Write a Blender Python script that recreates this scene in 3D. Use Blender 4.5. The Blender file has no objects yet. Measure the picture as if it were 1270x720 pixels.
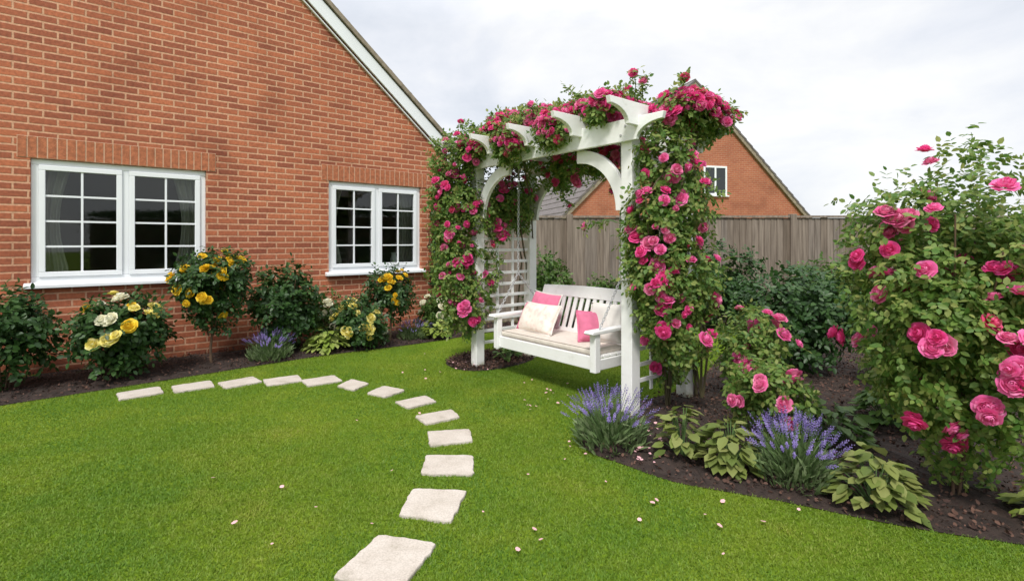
import bpy, bmesh, math, random
import numpy as np
from mathutils import Vector, Matrix, Quaternion
R = math.radians
rng = np.random.default_rng(7)
random.seed(7)
S = bpy.context.scene
COL = S.collection

# ------------------------------------------------------------------ camera model
F, CX, HY, H = 640.0, 635.0, 300.0, 1.35
def G(px, py, z=0.0):
    """ground point (height z) seen at a photo pixel: used to measure where things stand"""
    d = (H - z) * F / (py - HY)
    return ((px - CX) * d / F, d, z)

# ------------------------------------------------------------------ materials
def mat(name):
    m = bpy.data.materials.new(name); m.use_nodes = True
    nt = m.node_tree; nt.nodes.clear()
    out = nt.nodes.new('ShaderNodeOutputMaterial')
    return m, nt, out
def N(nt, typ, **kw):
    n = nt.nodes.new(typ)
    for k, v in kw.items():
        if k.startswith('i_'):
            n.inputs[k[2:].replace('_', ' ')].default_value = v
        else: setattr(n, k, v)
    return n
def L(nt, a, b): nt.links.new(a, b)
def c4(c): return (c[0], c[1], c[2], 1)
def ramp(nt, stops):
    r = nt.nodes.new('ShaderNodeValToRGB')
    e = r.color_ramp.elements
    e[0].position, e[0].color = stops[0][0], c4(stops[0][1])
    e[1].position, e[1].color = stops[-1][0], c4(stops[-1][1])
    for p, c in stops[1:-1]:
        x = e.new(p); x.color = c4(c)
    return r
def simple(name, c, rough=.6, var=.12, scale=8, bump=0.0, bscale=60, c2=None, spec=.5):
    m, nt, out = mat(name)
    b = N(nt, 'ShaderNodeBsdfPrincipled'); b.inputs['Roughness'].default_value = rough
    b.inputs['Specular IOR Level'].default_value = spec
    tc = N(nt, 'ShaderNodeTexCoord')
    nz = N(nt, 'ShaderNodeTexNoise'); nz.inputs['Scale'].default_value = scale; nz.inputs['Detail'].default_value = 6
    L(nt, tc.outputs['Object'], nz.inputs['Vector'])
    c2 = c2 or tuple(x * (1 - var * 2) for x in c)
    r = ramp(nt, [(.3, c2), (.7, c)])
    L(nt, nz.outputs['Fac'], r.inputs['Fac']); L(nt, r.outputs['Color'], b.inputs['Base Color'])
    if bump:
        n2 = N(nt, 'ShaderNodeTexNoise'); n2.inputs['Scale'].default_value = bscale; n2.inputs['Detail'].default_value = 4
        L(nt, tc.outputs['Object'], n2.inputs['Vector'])
        bp = N(nt, 'ShaderNodeBump'); bp.inputs['Strength'].default_value = bump; bp.inputs['Distance'].default_value = .01
        L(nt, n2.outputs['Fac'], bp.inputs['Height']); L(nt, bp.outputs['Normal'], b.inputs['Normal'])
    L(nt, b.outputs[0], out.inputs['Surface'])
    return m
def leafy(name, cols, trans=.35, rough=.45, patches=False):
    """leaf / petal: colour differs per piece, some light passes through"""
    m, nt, out = mat(name)
    g = N(nt, 'ShaderNodeNewGeometry')
    r = ramp(nt, [(i / (len(cols) - 1), c) for i, c in enumerate(cols)])
    L(nt, g.outputs['Random Per Island'], r.inputs['Fac'])
    b = N(nt, 'ShaderNodeBsdfPrincipled'); b.inputs['Roughness'].default_value = rough
    b.inputs['Specular IOR Level'].default_value = .35
    col = r.outputs['Color']
    if patches:                       # lush and dry patches of turf
        tc = N(nt, 'ShaderNodeTexCoord'); nz = N(nt, 'ShaderNodeTexNoise'); nz.inputs['Scale'].default_value = 1.0; nz.inputs['Detail'].default_value = 7; nz.inputs['Roughness'].default_value = .68
        L(nt, tc.outputs['Object'], nz.inputs['Vector'])
        r2 = ramp(nt, [(.30, (.52, .74, .8)), (.44, (.80, .93, 1.0)), (.56, (1.12, 1.05, 1.15)), (.70, (1.55, 1.14, 1.8))]); L(nt, nz.outputs['Fac'], r2.inputs['Fac'])
        mm = N(nt, 'ShaderNodeMix', data_type='RGBA', blend_type='MULTIPLY'); mm.inputs[0].default_value = 1
        L(nt, col, mm.inputs[6]); L(nt, r2.outputs['Color'], mm.inputs[7]); col = mm.outputs[2]
    L(nt, col, b.inputs['Base Color'])
    t = N(nt, 'ShaderNodeBsdfTranslucent'); L(nt, col, t.inputs['Color'])
    mx = N(nt, 'ShaderNodeMixShader'); mx.inputs[0].default_value = trans
    L(nt, b.outputs[0], mx.inputs[1]); L(nt, t.outputs[0], mx.inputs[2]); L(nt, mx.outputs[0], out.inputs['Surface'])
    return m
def brick_mat(name, ca, cb, mortar, bw=.225, rh=.075, ms=.010):
    m, nt, out = mat(name)
    tc = N(nt, 'ShaderNodeTexCoord'); sp = N(nt, 'ShaderNodeSeparateXYZ'); L(nt, tc.outputs['Object'], sp.inputs[0])
    ad = N(nt, 'ShaderNodeMath', operation='ADD'); L(nt, sp.outputs[0], ad.inputs[0]); L(nt, sp.outputs[1], ad.inputs[1])
    cb_ = N(nt, 'ShaderNodeCombineXYZ'); L(nt, ad.outputs[0], cb_.inputs[0]); L(nt, sp.outputs[2], cb_.inputs[1])
    # slightly wavering joints
    nw = N(nt, 'ShaderNodeTexNoise'); nw.inputs['Scale'].default_value = 14; L(nt, tc.outputs['Object'], nw.inputs['Vector'])
    sc = N(nt, 'ShaderNodeVectorMath', operation='SCALE'); sc.inputs['Scale'].default_value = .008
    L(nt, nw.outputs['Color'], sc.inputs[0])
    av = N(nt, 'ShaderNodeVectorMath', operation='ADD'); L(nt, cb_.outputs[0], av.inputs[0]); L(nt, sc.outputs[0], av.inputs[1])
    bt = N(nt, 'ShaderNodeTexBrick', offset=.5)
    bt.inputs['Scale'].default_value = 1; bt.inputs['Brick Width'].default_value = bw; bt.inputs['Row Height'].default_value = rh
    bt.inputs['Mortar Size'].default_value = ms; bt.inputs['Mortar Smooth'].default_value = .3; bt.inputs['Bias'].default_value = 0
    bt.inputs['Color1'].default_value = c4(ca); bt.inputs['Color2'].default_value = c4(cb); bt.inputs['Mortar'].default_value = c4(mortar)
    L(nt, av.outputs[0], bt.inputs['Vector'])
    nz = N(nt, 'ShaderNodeTexNoise'); nz.inputs['Scale'].default_value = 35; nz.inputs['Detail'].default_value = 5
    L(nt, tc.outputs['Object'], nz.inputs['Vector'])
    n3 = N(nt, 'ShaderNodeTexNoise'); n3.inputs['Scale'].default_value = 1.3; n3.inputs['Detail'].default_value = 3
    L(nt, tc.outputs['Object'], n3.inputs['Vector'])
    rr = ramp(nt, [(.25, (.72, .70, .68)), (.75, (1.2, 1.2, 1.2))]); L(nt, nz.outputs['Fac'], rr.inputs['Fac'])
    r3 = ramp(nt, [(.25, (.66, .60, .58)), (.47, (.97, .96, .96)), (.7, (1.08, 1.09, 1.1)), (.85, (1.25, 1.3, 1.35))]); L(nt, n3.outputs['Fac'], r3.inputs['Fac'])
    m1 = N(nt, 'ShaderNodeMix', data_type='RGBA', blend_type='MULTIPLY'); m1.inputs[0].default_value = 1
    L(nt, bt.outputs['Color'], m1.inputs[6]); L(nt, rr.outputs['Color'], m1.inputs[7])
    m0 = N(nt, 'ShaderNodeMix', data_type='RGBA', blend_type='MULTIPLY'); m0.inputs[0].default_value = 1
    L(nt, m1.outputs[2], m0.inputs[6]); L(nt, r3.outputs['Color'], m0.inputs[7])
    # soil splashed on the lowest courses
    zz = N(nt, 'ShaderNodeMath', operation='MULTIPLY_ADD'); zz.inputs[1].default_value = 2.4; L(nt, sp.outputs[2], zz.inputs[0])
    n4 = N(nt, 'ShaderNodeTexNoise'); n4.inputs['Scale'].default_value = 4; n4.inputs['Detail'].default_value = 8; L(nt, tc.outputs['Object'], n4.inputs['Vector']); L(nt, n4.outputs['Fac'], zz.inputs[2])
    r4 = ramp(nt, [(.55, (.50, .46, .42)), (.95, (1, 1, 1))]); L(nt, zz.outputs[0], r4.inputs['Fac'])
    m2 = N(nt, 'ShaderNodeMix', data_type='RGBA', blend_type='MULTIPLY'); m2.inputs[0].default_value = 1
    L(nt, m0.outputs[2], m2.inputs[6]); L(nt, r4.outputs['Color'], m2.inputs[7])
    b = N(nt, 'ShaderNodeBsdfPrincipled'); b.inputs['Roughness'].default_value = .85
    L(nt, m2.outputs[2], b.inputs['Base Color'])
    iv = N(nt, 'ShaderNodeMath', operation='MULTIPLY_ADD'); iv.inputs[1].default_value = -1; iv.inputs[2].default_value = 1
    L(nt, bt.outputs['Fac'], iv.inputs[0])
    ia = N(nt, 'ShaderNodeMath', operation='MULTIPLY_ADD'); ia.inputs[1].default_value = .35
    L(nt, nz.outputs['Fac'], ia.inputs[0]); L(nt, iv.outputs[0], ia.inputs[2])
    bp = N(nt, 'ShaderNodeBump'); bp.inputs['Strength'].default_value = .8; bp.inputs['Distance'].default_value = .008
    L(nt, ia.outputs[0], bp.inputs['Height']); L(nt, bp.outputs['Normal'], b.inputs['Normal'])
    L(nt, b.outputs[0], out.inputs['Surface'])
    return m

M = {}
M['white'] = simple('white_paint', (.80, .80, .80), .42, .03, 5, .12, 90)
M['upvc'] = simple('white_window_frame', (.80, .82, .85), .3, .02, 4)
M['brick'] = brick_mat('red_brick', (.47, .145, .066), (.28, .078, .040), (.58, .32, .20), ms=.0105)
M['soldier'] = simple('soldier_brick', (.50, .165, .075), .85, .22, 25, .5, 120)
M['mortar'] = simple('mortar', (.64, .42, .29), .9, .1, 30, .3, 150)
M['brick_far'] = brick_mat('orange_brick', (.42, .14, .07), (.36, .105, .055), (.42, .22, .14))
M['tile'] = simple('roof_tile', (.15, .125, .11), .8, .25, 12, .4, 60)
M['tile_edge'] = simple('roof_tile_edge', (.33, .27, .20), .85, .25, 9, .3, 60)
M['tile_far'] = simple('slate_tile', (.17, .145, .14), .75, .2, 6, .3, 30)
M['fence'] = simple('weathered_fence_wood', (.215, .175, .14), .85, .22, 2.5, .5, 30, c2=(.12, .10, .08))
def paver_mat():
    m, nt, out = mat('pale_sandstone'); b = N(nt, 'ShaderNodeBsdfPrincipled'); b.inputs['Roughness'].default_value = .85
    tc = N(nt, 'ShaderNodeTexCoord'); oi = N(nt, 'ShaderNodeObjectInfo')
    av = N(nt, 'ShaderNodeVectorMath', operation='ADD'); L(nt, tc.outputs['Object'], av.inputs[0]); L(nt, oi.outputs['Location'], av.inputs[1])
    n1 = N(nt, 'ShaderNodeTexNoise'); n1.inputs['Scale'].default_value = 7; n1.inputs['Detail'].default_value = 8; n1.inputs['Roughness'].default_value = .65
    n2 = N(nt, 'ShaderNodeTexNoise'); n2.inputs['Scale'].default_value = 130; n2.inputs['Detail'].default_value = 3
    L(nt, av.outputs[0], n1.inputs['Vector']); L(nt, av.outputs[0], n2.inputs['Vector'])
    r1 = ramp(nt, [(.28, (.33, .295, .24)), (.42, (.45, .40, .35)), (.62, (.51, .46, .41)), (.8, (.54, .495, .45))]); r2 = ramp(nt, [(.3, (.80, .80, .78)), (.6, (1.06, 1.06, 1.06))])
    L(nt, n1.outputs['Fac'], r1.inputs['Fac']); L(nt, n2.outputs['Fac'], r2.inputs['Fac'])
    mm = N(nt, 'ShaderNodeMix', data_type='RGBA', blend_type='MULTIPLY'); mm.inputs[0].default_value = 1
    L(nt, r1.outputs['Color'], mm.inputs[6]); L(nt, r2.outputs['Color'], mm.inputs[7]); L(nt, mm.outputs[2], b.inputs['Base Color'])
    bp = N(nt, 'ShaderNodeBump'); bp.inputs['Strength'].default_value = .5; bp.inputs['Distance'].default_value = .006
    L(nt, n1.outputs['Fac'], bp.inputs['Height']); L(nt, bp.outputs['Normal'], b.inputs['Normal']); L(nt, b.outputs[0], out.inputs['Surface']); return m
M['paver'] = paver_mat()
def fence_mat():
    m, nt, out = mat('weathered_fence_board'); b = N(nt, 'ShaderNodeBsdfPrincipled'); b.inputs['Roughness'].default_value = .85
    g = N(nt, 'ShaderNodeNewGeometry'); r = ramp(nt, [(0, (.16, .125, .095)), (.4, (.215, .175, .14)), (.7, (.25, .205, .165)), (1, (.19, .16, .135))]); L(nt, g.outputs['Random Per Island'], r.inputs['Fac'])
    tc = N(nt, 'ShaderNodeTexCoord'); mp = N(nt, 'ShaderNodeMapping'); mp.inputs['Scale'].default_value = (14, 14, .9); L(nt, tc.outputs['Object'], mp.inputs['Vector'])
    nz = N(nt, 'ShaderNodeTexNoise'); nz.inputs['Scale'].default_value = 2.5; nz.inputs['Detail'].default_value = 7; L(nt, mp.outputs[0], nz.inputs['Vector'])
    r2 = ramp(nt, [(.3, (.62, .60, .58)), (.65, (1.15, 1.15, 1.15))]); L(nt, nz.outputs['Fac'], r2.inputs['Fac'])
    mm = N(nt, 'ShaderNodeMix', data_type='RGBA', blend_type='MULTIPLY'); mm.inputs[0].default_value = 1
    L(nt, r.outputs['Color'], mm.inputs[6]); L(nt, r2.outputs['Color'], mm.inputs[7]); L(nt, mm.outputs[2], b.inputs['Base Color'])
    bp = N(nt, 'ShaderNodeBump'); bp.inputs['Strength'].default_value = .5; bp.inputs['Distance'].default_value = .004; L(nt, nz.outputs['Fac'], bp.inputs['Height']); L(nt, bp.outputs['Normal'], b.inputs['Normal'])
    L(nt, b.outputs[0], out.inputs['Surface']); return m
M['fence'] = fence_mat()
def painted_wood():
    m, nt, out = mat('white_painted_wood'); b = N(nt, 'ShaderNodeBsdfPrincipled'); b.inputs['Roughness'].default_value = .5
    tc = N(nt, 'ShaderNodeTexCoord')
    n1 = N(nt, 'ShaderNodeTexNoise'); n1.inputs['Scale'].default_value = 6; n1.inputs['Detail'].default_value = 8; n1.inputs['Roughness'].default_value = .7
    n2 = N(nt, 'ShaderNodeTexNoise'); n2.inputs['Scale'].default_value = 45; n2.inputs['Detail'].default_value = 4
    L(nt, tc.outputs['Object'], n1.inputs['Vector']); L(nt, tc.outputs['Object'], n2.inputs['Vector'])
    r1 = ramp(nt, [(.28, (.66, .66, .62)), (.42, (.79, .79, .78)), (.7, (.84, .84, .84))]); L(nt, n1.outputs['Fac'], r1.inputs['Fac'])
    sp = N(nt, 'ShaderNodeSeparateXYZ'); L(nt, tc.outputs['Object'], sp.inputs[0])
    zz = N(nt, 'ShaderNodeMath', operation='MULTIPLY_ADD'); zz.inputs[1].default_value = 3.2; L(nt, sp.outputs[2], zz.inputs[0]); L(nt, n1.outputs['Fac'], zz.inputs[2])
    r4 = ramp(nt, [(.50, (.52, .53, .40)), (.75, (1, 1, 1))]); L(nt, zz.outputs[0], r4.inputs['Fac'])
    mm = N(nt, 'ShaderNodeMix', data_type='RGBA', blend_type='MULTIPLY'); mm.inputs[0].default_value = 1
    L(nt, r1.outputs['Color'], mm.inputs[6]); L(nt, r4.outputs['Color'], mm.inputs[7]); L(nt, mm.outputs[2], b.inputs['Base Color'])
    bp = N(nt, 'ShaderNodeBump'); bp.inputs['Strength'].default_value = .25; bp.inputs['Distance'].default_value = .004
    L(nt, n2.outputs['Fac'], bp.inputs['Height']); L(nt, bp.outputs['Normal'], b.inputs['Normal']); L(nt, b.outputs[0], out.inputs['Surface']); return m
M['white'] = painted_wood()
M['mulch'] = simple('dark_soil', (.040, .024, .018), .95, .3, 14, 1.0, 60)
M['bark'] = leafy('bark_chips', [(.025, .014, .012), (.07, .036, .026), (.13, .07, .05), (.045, .024, .02)], 0, .9)
M['cane'] = simple('rose_cane', (.10, .085, .04), .8, .2, 12)
M['trunk'] = simple('brown_stem', (.16, .10, .06), .85, .25, 12)
M['greenstem'] = simple('green_stem', (.10, .18, .05), .7, .2, 12)
M['rose_leaf'] = leafy('rose_leaf', [(.085, .185, .034), (.14, .25, .048), (.22, .305, .066), (.09, .195, .04), (.34, .37, .11), (.13, .235, .045)], .45, .5)
M['dark_leaf'] = leafy('dark_leaf', [(.022, .062, .015), (.036, .092, .022), (.055, .115, .03), (.028, .072, .02)], .28, .42)
M['mid_leaf'] = leafy('mid_leaf', [(.05, .12, .02), (.09, .17, .035), (.13, .21, .045), (.06, .13, .028)], .35, .45)
M['lime_leaf'] = leafy('lime_leaf', [(.20, .30, .05), (.30, .38, .07), (.40, .46, .14), (.22, .32, .06)], .35, .45)
M['hosta_leaf'] = leafy('hosta_leaf', [(.12, .17, .04), (.20, .25, .06), (.28, .30, .10), (.15, .2, .05)], .35, .5)
M['lav_leaf'] = leafy('lavender_leaf', [(.12, .19, .07), (.17, .25, .10), (.22, .28, .14), (.13, .21, .07)], .3, .6)
M['lav'] = leafy('lavender_flower', [(.19, .14, .40), (.26, .20, .50), (.34, .28, .55), (.22, .16, .45)], .3, .6)
M['magenta'] = leafy('magenta_petal', [(.84, .085, .33), (.87, .12, .39), (.79, .06, .28), (.88, .16, .44)], .36, .5)
M['hotpink'] = leafy('hot_pink_petal', [(.88, .18, .46), (.89, .24, .52), (.86, .13, .40), (.90, .32, .57)], .36, .5)
M['palepink'] = leafy('pale_pink_petal', [(.80, .17, .38), (.84, .27, .47), (.78, .12, .34), (.86, .36, .52)], .3, .5)
M['coral'] = leafy('coral_petal', [(.84, .11, .26), (.86, .17, .33), (.80, .08, .22), (.85, .14, .30)], .25, .5)
M['yellow'] = leafy('yellow_petal', [(.88, .62, .03), (.88, .68, .06), (.87, .55, .015), (.88, .72, .10)], .3, .5)
M['paleyellow'] = leafy('pale_yellow_petal', [(.88, .78, .20), (.88, .80, .34), (.86, .74, .14), (.88, .84, .48)], .3, .5)
M['cream'] = leafy('cream_petal', [(.86, .84, .66), (.86, .85, .74), (.84, .80, .55), (.86, .86, .80)], .3, .5)
M['fallen'] = leafy('fallen_petal', [(.82, .50, .50), (.84, .66, .60), (.80, .40, .46), (.84, .72, .62)], .2, .6)
M['grass'] = leafy('grass_blade', [(.155, .262, .020), (.19, .295, .026), (.22, .315, .034), (.17, .27, .022), (.26, .335, .06)], .4, .6, patches=True)
M['curtain'] = simple('curtain_cloth', (.62, .60, .52), .9, .08, 3)
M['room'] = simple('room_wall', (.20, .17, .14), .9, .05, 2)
M['chain'] = simple('grey_chain', (.45, .45, .46), .4, .1, 30)
M['pad'] = simple('oatmeal_cloth', (.72, .65, .58), .95, .06, 20, .3, 400)
M['padedge'] = simple('taupe_piping', (.36, .30, .26), .95, .06, 20)
M['pinkcloth'] = simple('pink_cloth', (.78, .20, .34), .95, .1, 15, .3, 300)
M['whitecloth'] = simple('white_cloth', (.76, .72, .68), .95, .05, 12, .3, 300)
M['shed'] = simple('obelisk_wood', (.20, .17, .14), .8, .2, 5)
M['ceramic'] = simple('white_ceramic', (.8, .8, .78), .25, .02, 5)

def cushion_mat():
    m, nt, out = mat('printed_cream_cloth')
    b = N(nt, 'ShaderNodeBsdfPrincipled'); b.inputs['Roughness'].default_value = .95
    tc = N(nt, 'ShaderNodeTexCoord')
    nz = N(nt, 'ShaderNodeTexNoise'); nz.inputs['Scale'].default_value = 16; nz.inputs['Detail'].default_value = 5
    L(nt, tc.outputs['Object'], nz.inputs['Vector'])
    r = ramp(nt, [(.46, (.80, .73, .66)), (.56, (.76, .64, .57)), (.66, (.72, .54, .50))])
    L(nt, nz.outputs['Fac'], r.inputs['Fac']); L(nt, r.outputs['Color'], b.inputs['Base Color'])
    L(nt, b.outputs[0], out.inputs['Surface']); return m
M['print'] = cushion_mat()

def lawn_mat():
    m, nt, out = mat('lawn_turf')
    b = N(nt, 'ShaderNodeBsdfPrincipled'); b.inputs['Roughness'].default_value = .9; b.inputs['Specular IOR Level'].default_value = .1
    tc = N(nt, 'ShaderNodeTexCoord')
    n1 = N(nt, 'ShaderNodeTexNoise'); n1.inputs['Scale'].default_value = 1.6; n1.inputs['Detail'].default_value = 6
    n2 = N(nt, 'ShaderNodeTexNoise'); n2.inputs['Scale'].default_value = 60; n2.inputs['Detail'].default_value = 5
    L(nt, tc.outputs['Object'], n1.inputs['Vector']); L(nt, tc.outputs['Object'], n2.inputs['Vector'])
    r1 = ramp(nt, [(.3, (.10, .175, .010)), (.5, (.135, .21, .013)), (.7, (.18, .24, .02))])
    r2 = ramp(nt, [(.25, (.6, .6, .6)), (.75, (1.2, 1.2, 1.2))])
    L(nt, n1.outputs['Fac'], r1.inputs['Fac']); L(nt, n2.outputs['Fac'], r2.inputs['Fac'])
    mx = N(nt, 'ShaderNodeMix', data_type='RGBA', blend_type='MULTIPLY'); mx.inputs[0].default_value = 1
    L(nt, r1.outputs['Color'], mx.inputs[6]); L(nt, r2.outputs['Color'], mx.inputs[7])
    L(nt, mx.outputs[2], b.inputs['Base Color'])
    bp = N(nt, 'ShaderNodeBump'); bp.inputs['Strength'].default_value = .8; bp.inputs['Distance'].default_value = .02
    L(nt, n2.outputs['Fac'], bp.inputs['Height']); L(nt, bp.outputs['Normal'], b.inputs['Normal'])
    L(nt, b.outputs[0], out.inputs['Surface']); return m
M['lawn'] = lawn_mat()

def glass_mat():
    m, nt, out = mat('window_glass')
    fr = N(nt, 'ShaderNodeFresnel'); fr.inputs['IOR'].default_value = 1.5
    t = N(nt, 'ShaderNodeBsdfTransparent'); t.inputs['Color'].default_value = (.82, .85, .84, 1)
    g = N(nt, 'ShaderNodeBsdfGlossy'); g.inputs['Roughness'].default_value = .02; g.inputs['Color'].default_value = (.9, .9, .9, 1)
    mx = N(nt, 'ShaderNodeMixShader')
    L(nt, fr.outputs[0], mx.inputs[0]); L(nt, t.outputs[0], mx.inputs[1]); L(nt, g.outputs[0], mx.inputs[2])
    L(nt, mx.outputs[0], out.inputs['Surface']); return m
M['glass'] = glass_mat()
M['darkglass'] = simple('dark_glass', (.03, .035, .04), .08, .05, 3)

# ------------------------------------------------------------------ mesh helpers
class MB:
    def __init__(s): s.v = []; s.f = []; s.mi = []; s.cur = 0
    def add(s, vs, fs):
        b = len(s.v); s.v += [tuple(x) for x in vs]
        for f in fs: s.f.append(tuple(b + i for i in f)); s.mi.append(s.cur)
    def box(s, x0, x1, y0, y1, z0, z1):
        s.add([(x0,y0,z0),(x1,y0,z0),(x1,y1,z0),(x0,y1,z0),(x0,y0,z1),(x1,y0,z1),(x1,y1,z1),(x0,y1,z1)],
              [(0,3,2,1),(4,5,6,7),(0,1,5,4),(1,2,6,5),(2,3,7,6),(3,0,4,7)])
    def bar(s, p, q, w, t, up=(0,0,1)):
        """a rectangular bar from p to q, w wide, t thick"""
        p, q = Vector(p), Vector(q); d = (q - p).normalized(); up = Vector(up)
        if abs(d.dot(up)) > .95: up = Vector((1,0,0))
        a = d.cross(up).normalized() * w/2; b = a.cross(d).normalized() * t/2
        vs = [p-a-b, p+a-b, p+a+b, p-a+b, q-a-b, q+a-b, q+a+b, q-a+b]
        s.add(vs, [(0,3,2,1),(4,5,6,7),(0,1,5,4),(1,2,6,5),(2,3,7,6),(3,0,4,7)])
    def prism(s, poly, axis, a, b):
        """extrude a 2-D polygon along an axis ('x': poly=(y,z), 'y': poly=(x,z), 'z': poly=(x,y))"""
        n = len(poly)
        def P(u, v, w): return {'x': (w,u,v), 'y': (u,w,v), 'z': (u,v,w)}[axis]
        vs = [P(u, v, a) for u, v in poly] + [P(u, v, b) for u, v in poly]
        fs = [tuple(range(n))[::-1], tuple(range(n, 2*n))] + [(i, (i+1) % n, n+(i+1) % n, n+i) for i in range(n)]
        s.add(vs, fs)
    def strip(s, inner, outer, axis, a, b):
        """a band between two matching 2-D curves, extruded"""
        n = len(inner)
        def P(u, v, w): return {'x': (w,u,v), 'y': (u,w,v)}[axis]
        vs = []
        for (i, o) in zip(inner, outer): vs += [P(*i, a), P(*o, a), P(*o, b), P(*i, b)]
        fs = [(0,1,2,3), (4*n-4, 4*n-1, 4*n-2, 4*n-3)]
        for k in range(n-1):
            q = 4*k
            for j in range(4): fs.append((q+j, q+4+j, q+4+(j+1) % 4, q+(j+1) % 4))
        s.add(vs, fs)
    def tube(s, pts, r, n=6, r1=None):
        pts = [Vector(p) for p in pts]; m = len(pts); b = len(s.v); vs = []
        for i, p in enumerate(pts):
            d = (pts[min(i+1, m-1)] - pts[max(i-1, 0)]).normalized()
            a = d.cross(Vector((0,0,1)) if abs(d.z) < .9 else Vector((1,0,0))).normalized(); c = d.cross(a)
            rr = r + ((r1 if r1 is not None else r) - r) * i / max(1, m-1)
            vs += [p + (a*math.cos(2*math.pi*k/n) + c*math.sin(2*math.pi*k/n)) * rr for k in range(n)]
        fs = []
        for i in range(m-1):
            for k in range(n): fs.append((i*n+k, i*n+(k+1) % n, (i+1)*n+(k+1) % n, (i+1)*n+k))
        fs += [tuple(range(n))[::-1], tuple(range((m-1)*n, m*n))]
        s.add(vs, fs)
    def build(s, name, material, parent=None, bevel=0, smooth=False):
        me = bpy.data.meshes.new(name); me.from_pydata(s.v, [], s.f)
        mats = material if isinstance(material, (list, tuple)) else [material]
        for m in mats: me.materials.append(m)
        if len(mats) > 1: me.polygons.foreach_set('material_index', s.mi)
        bm = bmesh.new(); bm.from_mesh(me); bmesh.ops.recalc_face_normals(bm, faces=bm.faces); bm.to_mesh(me); bm.free()
        if smooth: me.polygons.foreach_set('use_smooth', [True]*len(me.polygons))
        o = bpy.data.objects.new(name, me); COL.objects.link(o)
        if parent: o.parent = parent
        if bevel:
            md = o.modifiers.new('bevel', 'BEVEL'); md.width = bevel; md.segments = 2; md.limit_method = 'ANGLE'
        return o
def fast(name, V, T, material, parent=None, smooth=False):
    """triangle mesh from arrays"""
    V = np.asarray(V, np.float32).reshape(-1, 3); T = np.asarray(T, np.int32).reshape(-1, 3)
    me = bpy.data.meshes.new(name)
    me.vertices.add(len(V)); me.vertices.foreach_set('co', V.ravel())
    me.loops.add(len(T)*3); me.loops.foreach_set('vertex_index', T.ravel())
    me.polygons.add(len(T)); me.polygons.foreach_set('loop_start', np.arange(0, len(T)*3, 3, dtype=np.int32))
    me.update(calc_edges=True); me.materials.append(material)
    if smooth: me.polygons.foreach_set('use_smooth', [True]*len(T))
    if name == '_data': return me
    o = bpy.data.objects.new(name, me); COL.objects.link(o)
    if parent: o.parent = parent
    return o
def thing(name, label, cat, loc=(0,0,0), rz=0, group=None):
    o = bpy.data.objects.new(name, None); COL.objects.link(o); o.empty_display_size = .1
    o.location = loc; o.rotation_euler = (0, 0, rz); return tag(o, label, cat, group)
def tag(o, label, cat, group=None):
    o['label'] = label; o['category'] = cat
    if group: o['group'] = group
    return o
def norm(a): return a / np.maximum(np.linalg.norm(a, axis=-1, keepdims=True), 1e-9)
def unit(n): return norm(rng.normal(size=(n, 3)))

# leaf outlines: (along, across, drop)
LEAF = np.array([(0,0,0),(.5,0,-.10),(1,0,-.22),(.28,.30,.02),(.68,.27,-.06),(.28,-.30,.02),(.68,-.27,-.06)])
LEAF_T = np.array([(0,1,3),(3,1,4),(4,1,2),(0,5,1),(5,6,1),(6,2,1)])
def leaves(P, D, Nn, size):
    """one leaf at each P, pointing along D, facing Nn"""
    n = len(P); D = norm(D); Sd = norm(np.cross(D, Nn)); U = np.cross(Sd, D)
    size = np.broadcast_to(np.asarray(size, float), (n,))[:, None, None]
    V = P[:, None, :] + size*(LEAF[None,:,0:1]*D[:,None,:] + LEAF[None,:,1:2]*Sd[:,None,:] + LEAF[None,:,2:3]*U[:,None,:])
    T = LEAF_T[None] + (np.arange(n)*7)[:, None, None]
    return V.reshape(-1, 3), T.reshape(-1, 3)
def sprays(P, O, size, k=5, up=.5):
    """compound leaves: k leaflets on a short stalk; O is the outward direction of the plant at P"""
    n = len(P)
    t = norm(O*.55 + unit(n)*.8 + np.array([0,0,-.25])); nn = norm(O*.7 + unit(n)*.55 + np.array([0,0,up]))
    s = norm(np.cross(t, nn)); Ps, Ds, Ns, Sz = [], [], [], []
    for i in range(k):
        if i == 0: a, d = 1.7, t
        else:
            sg = 1 if i % 2 else -1; a = .35 + .62*((i-1)//2) ; d = norm(t*.55 + s*sg)
        Ps.append(P + t*size*a); Ds.append(d + unit(n)*.22); Ns.append(nn + unit(n)*.25); Sz.append(size*rng.uniform(.75, 1.2, n))
    return np.concatenate(Ps), np.concatenate(Ds), np.concatenate(Ns), np.concatenate(Sz)
def wob(p, f):
    return (np.sin(p[:,0]*f+1.3+1.7*np.sin(p[:,1]*f*.7)) + np.sin(p[:,1]*f*1.1+.4+1.5*np.sin(p[:,2]*f*.8)) + np.sin(p[:,2]*f*.9+2.1+1.6*np.sin(p[:,0]*f*.6)))/3
def blob(c, r, n, gap=-.35, lo=.45):
    """points through an uneven ellipsoid, thinning out where the noise says so"""
    d = unit(n*2); rr = rng.uniform(lo**3, 1, n*2)**(1/3)
    r = np.asarray(r, float); c = np.asarray(c, float)
    w = 1 + .28*wob(d*1.0 + c, 4.2)
    P = c + d*r*(rr*w)[:, None]
    keep = wob(P, 11) > gap - .2*rng.random(n*2)
    P, d = P[keep][:n], d[keep][:n]
    return P, norm(d/np.maximum(r, .02)*r.mean())
def foliage(blobs, size, material, parent, k=5, up=.5, dens=1.0, name='foliage', gap=-.35):
    Ps, Os = [], []
    for b in blobs:
        P, O = blob(b[0], b[1], int(b[2]*dens), gap); Ps.append(P); Os.append(O)
    P, O = np.concatenate(Ps), np.concatenate(Os)
    a = sprays(P, O, size, k, up)
    V, T = leaves(*a)
    return fast(name, V, T, material, parent)

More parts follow.
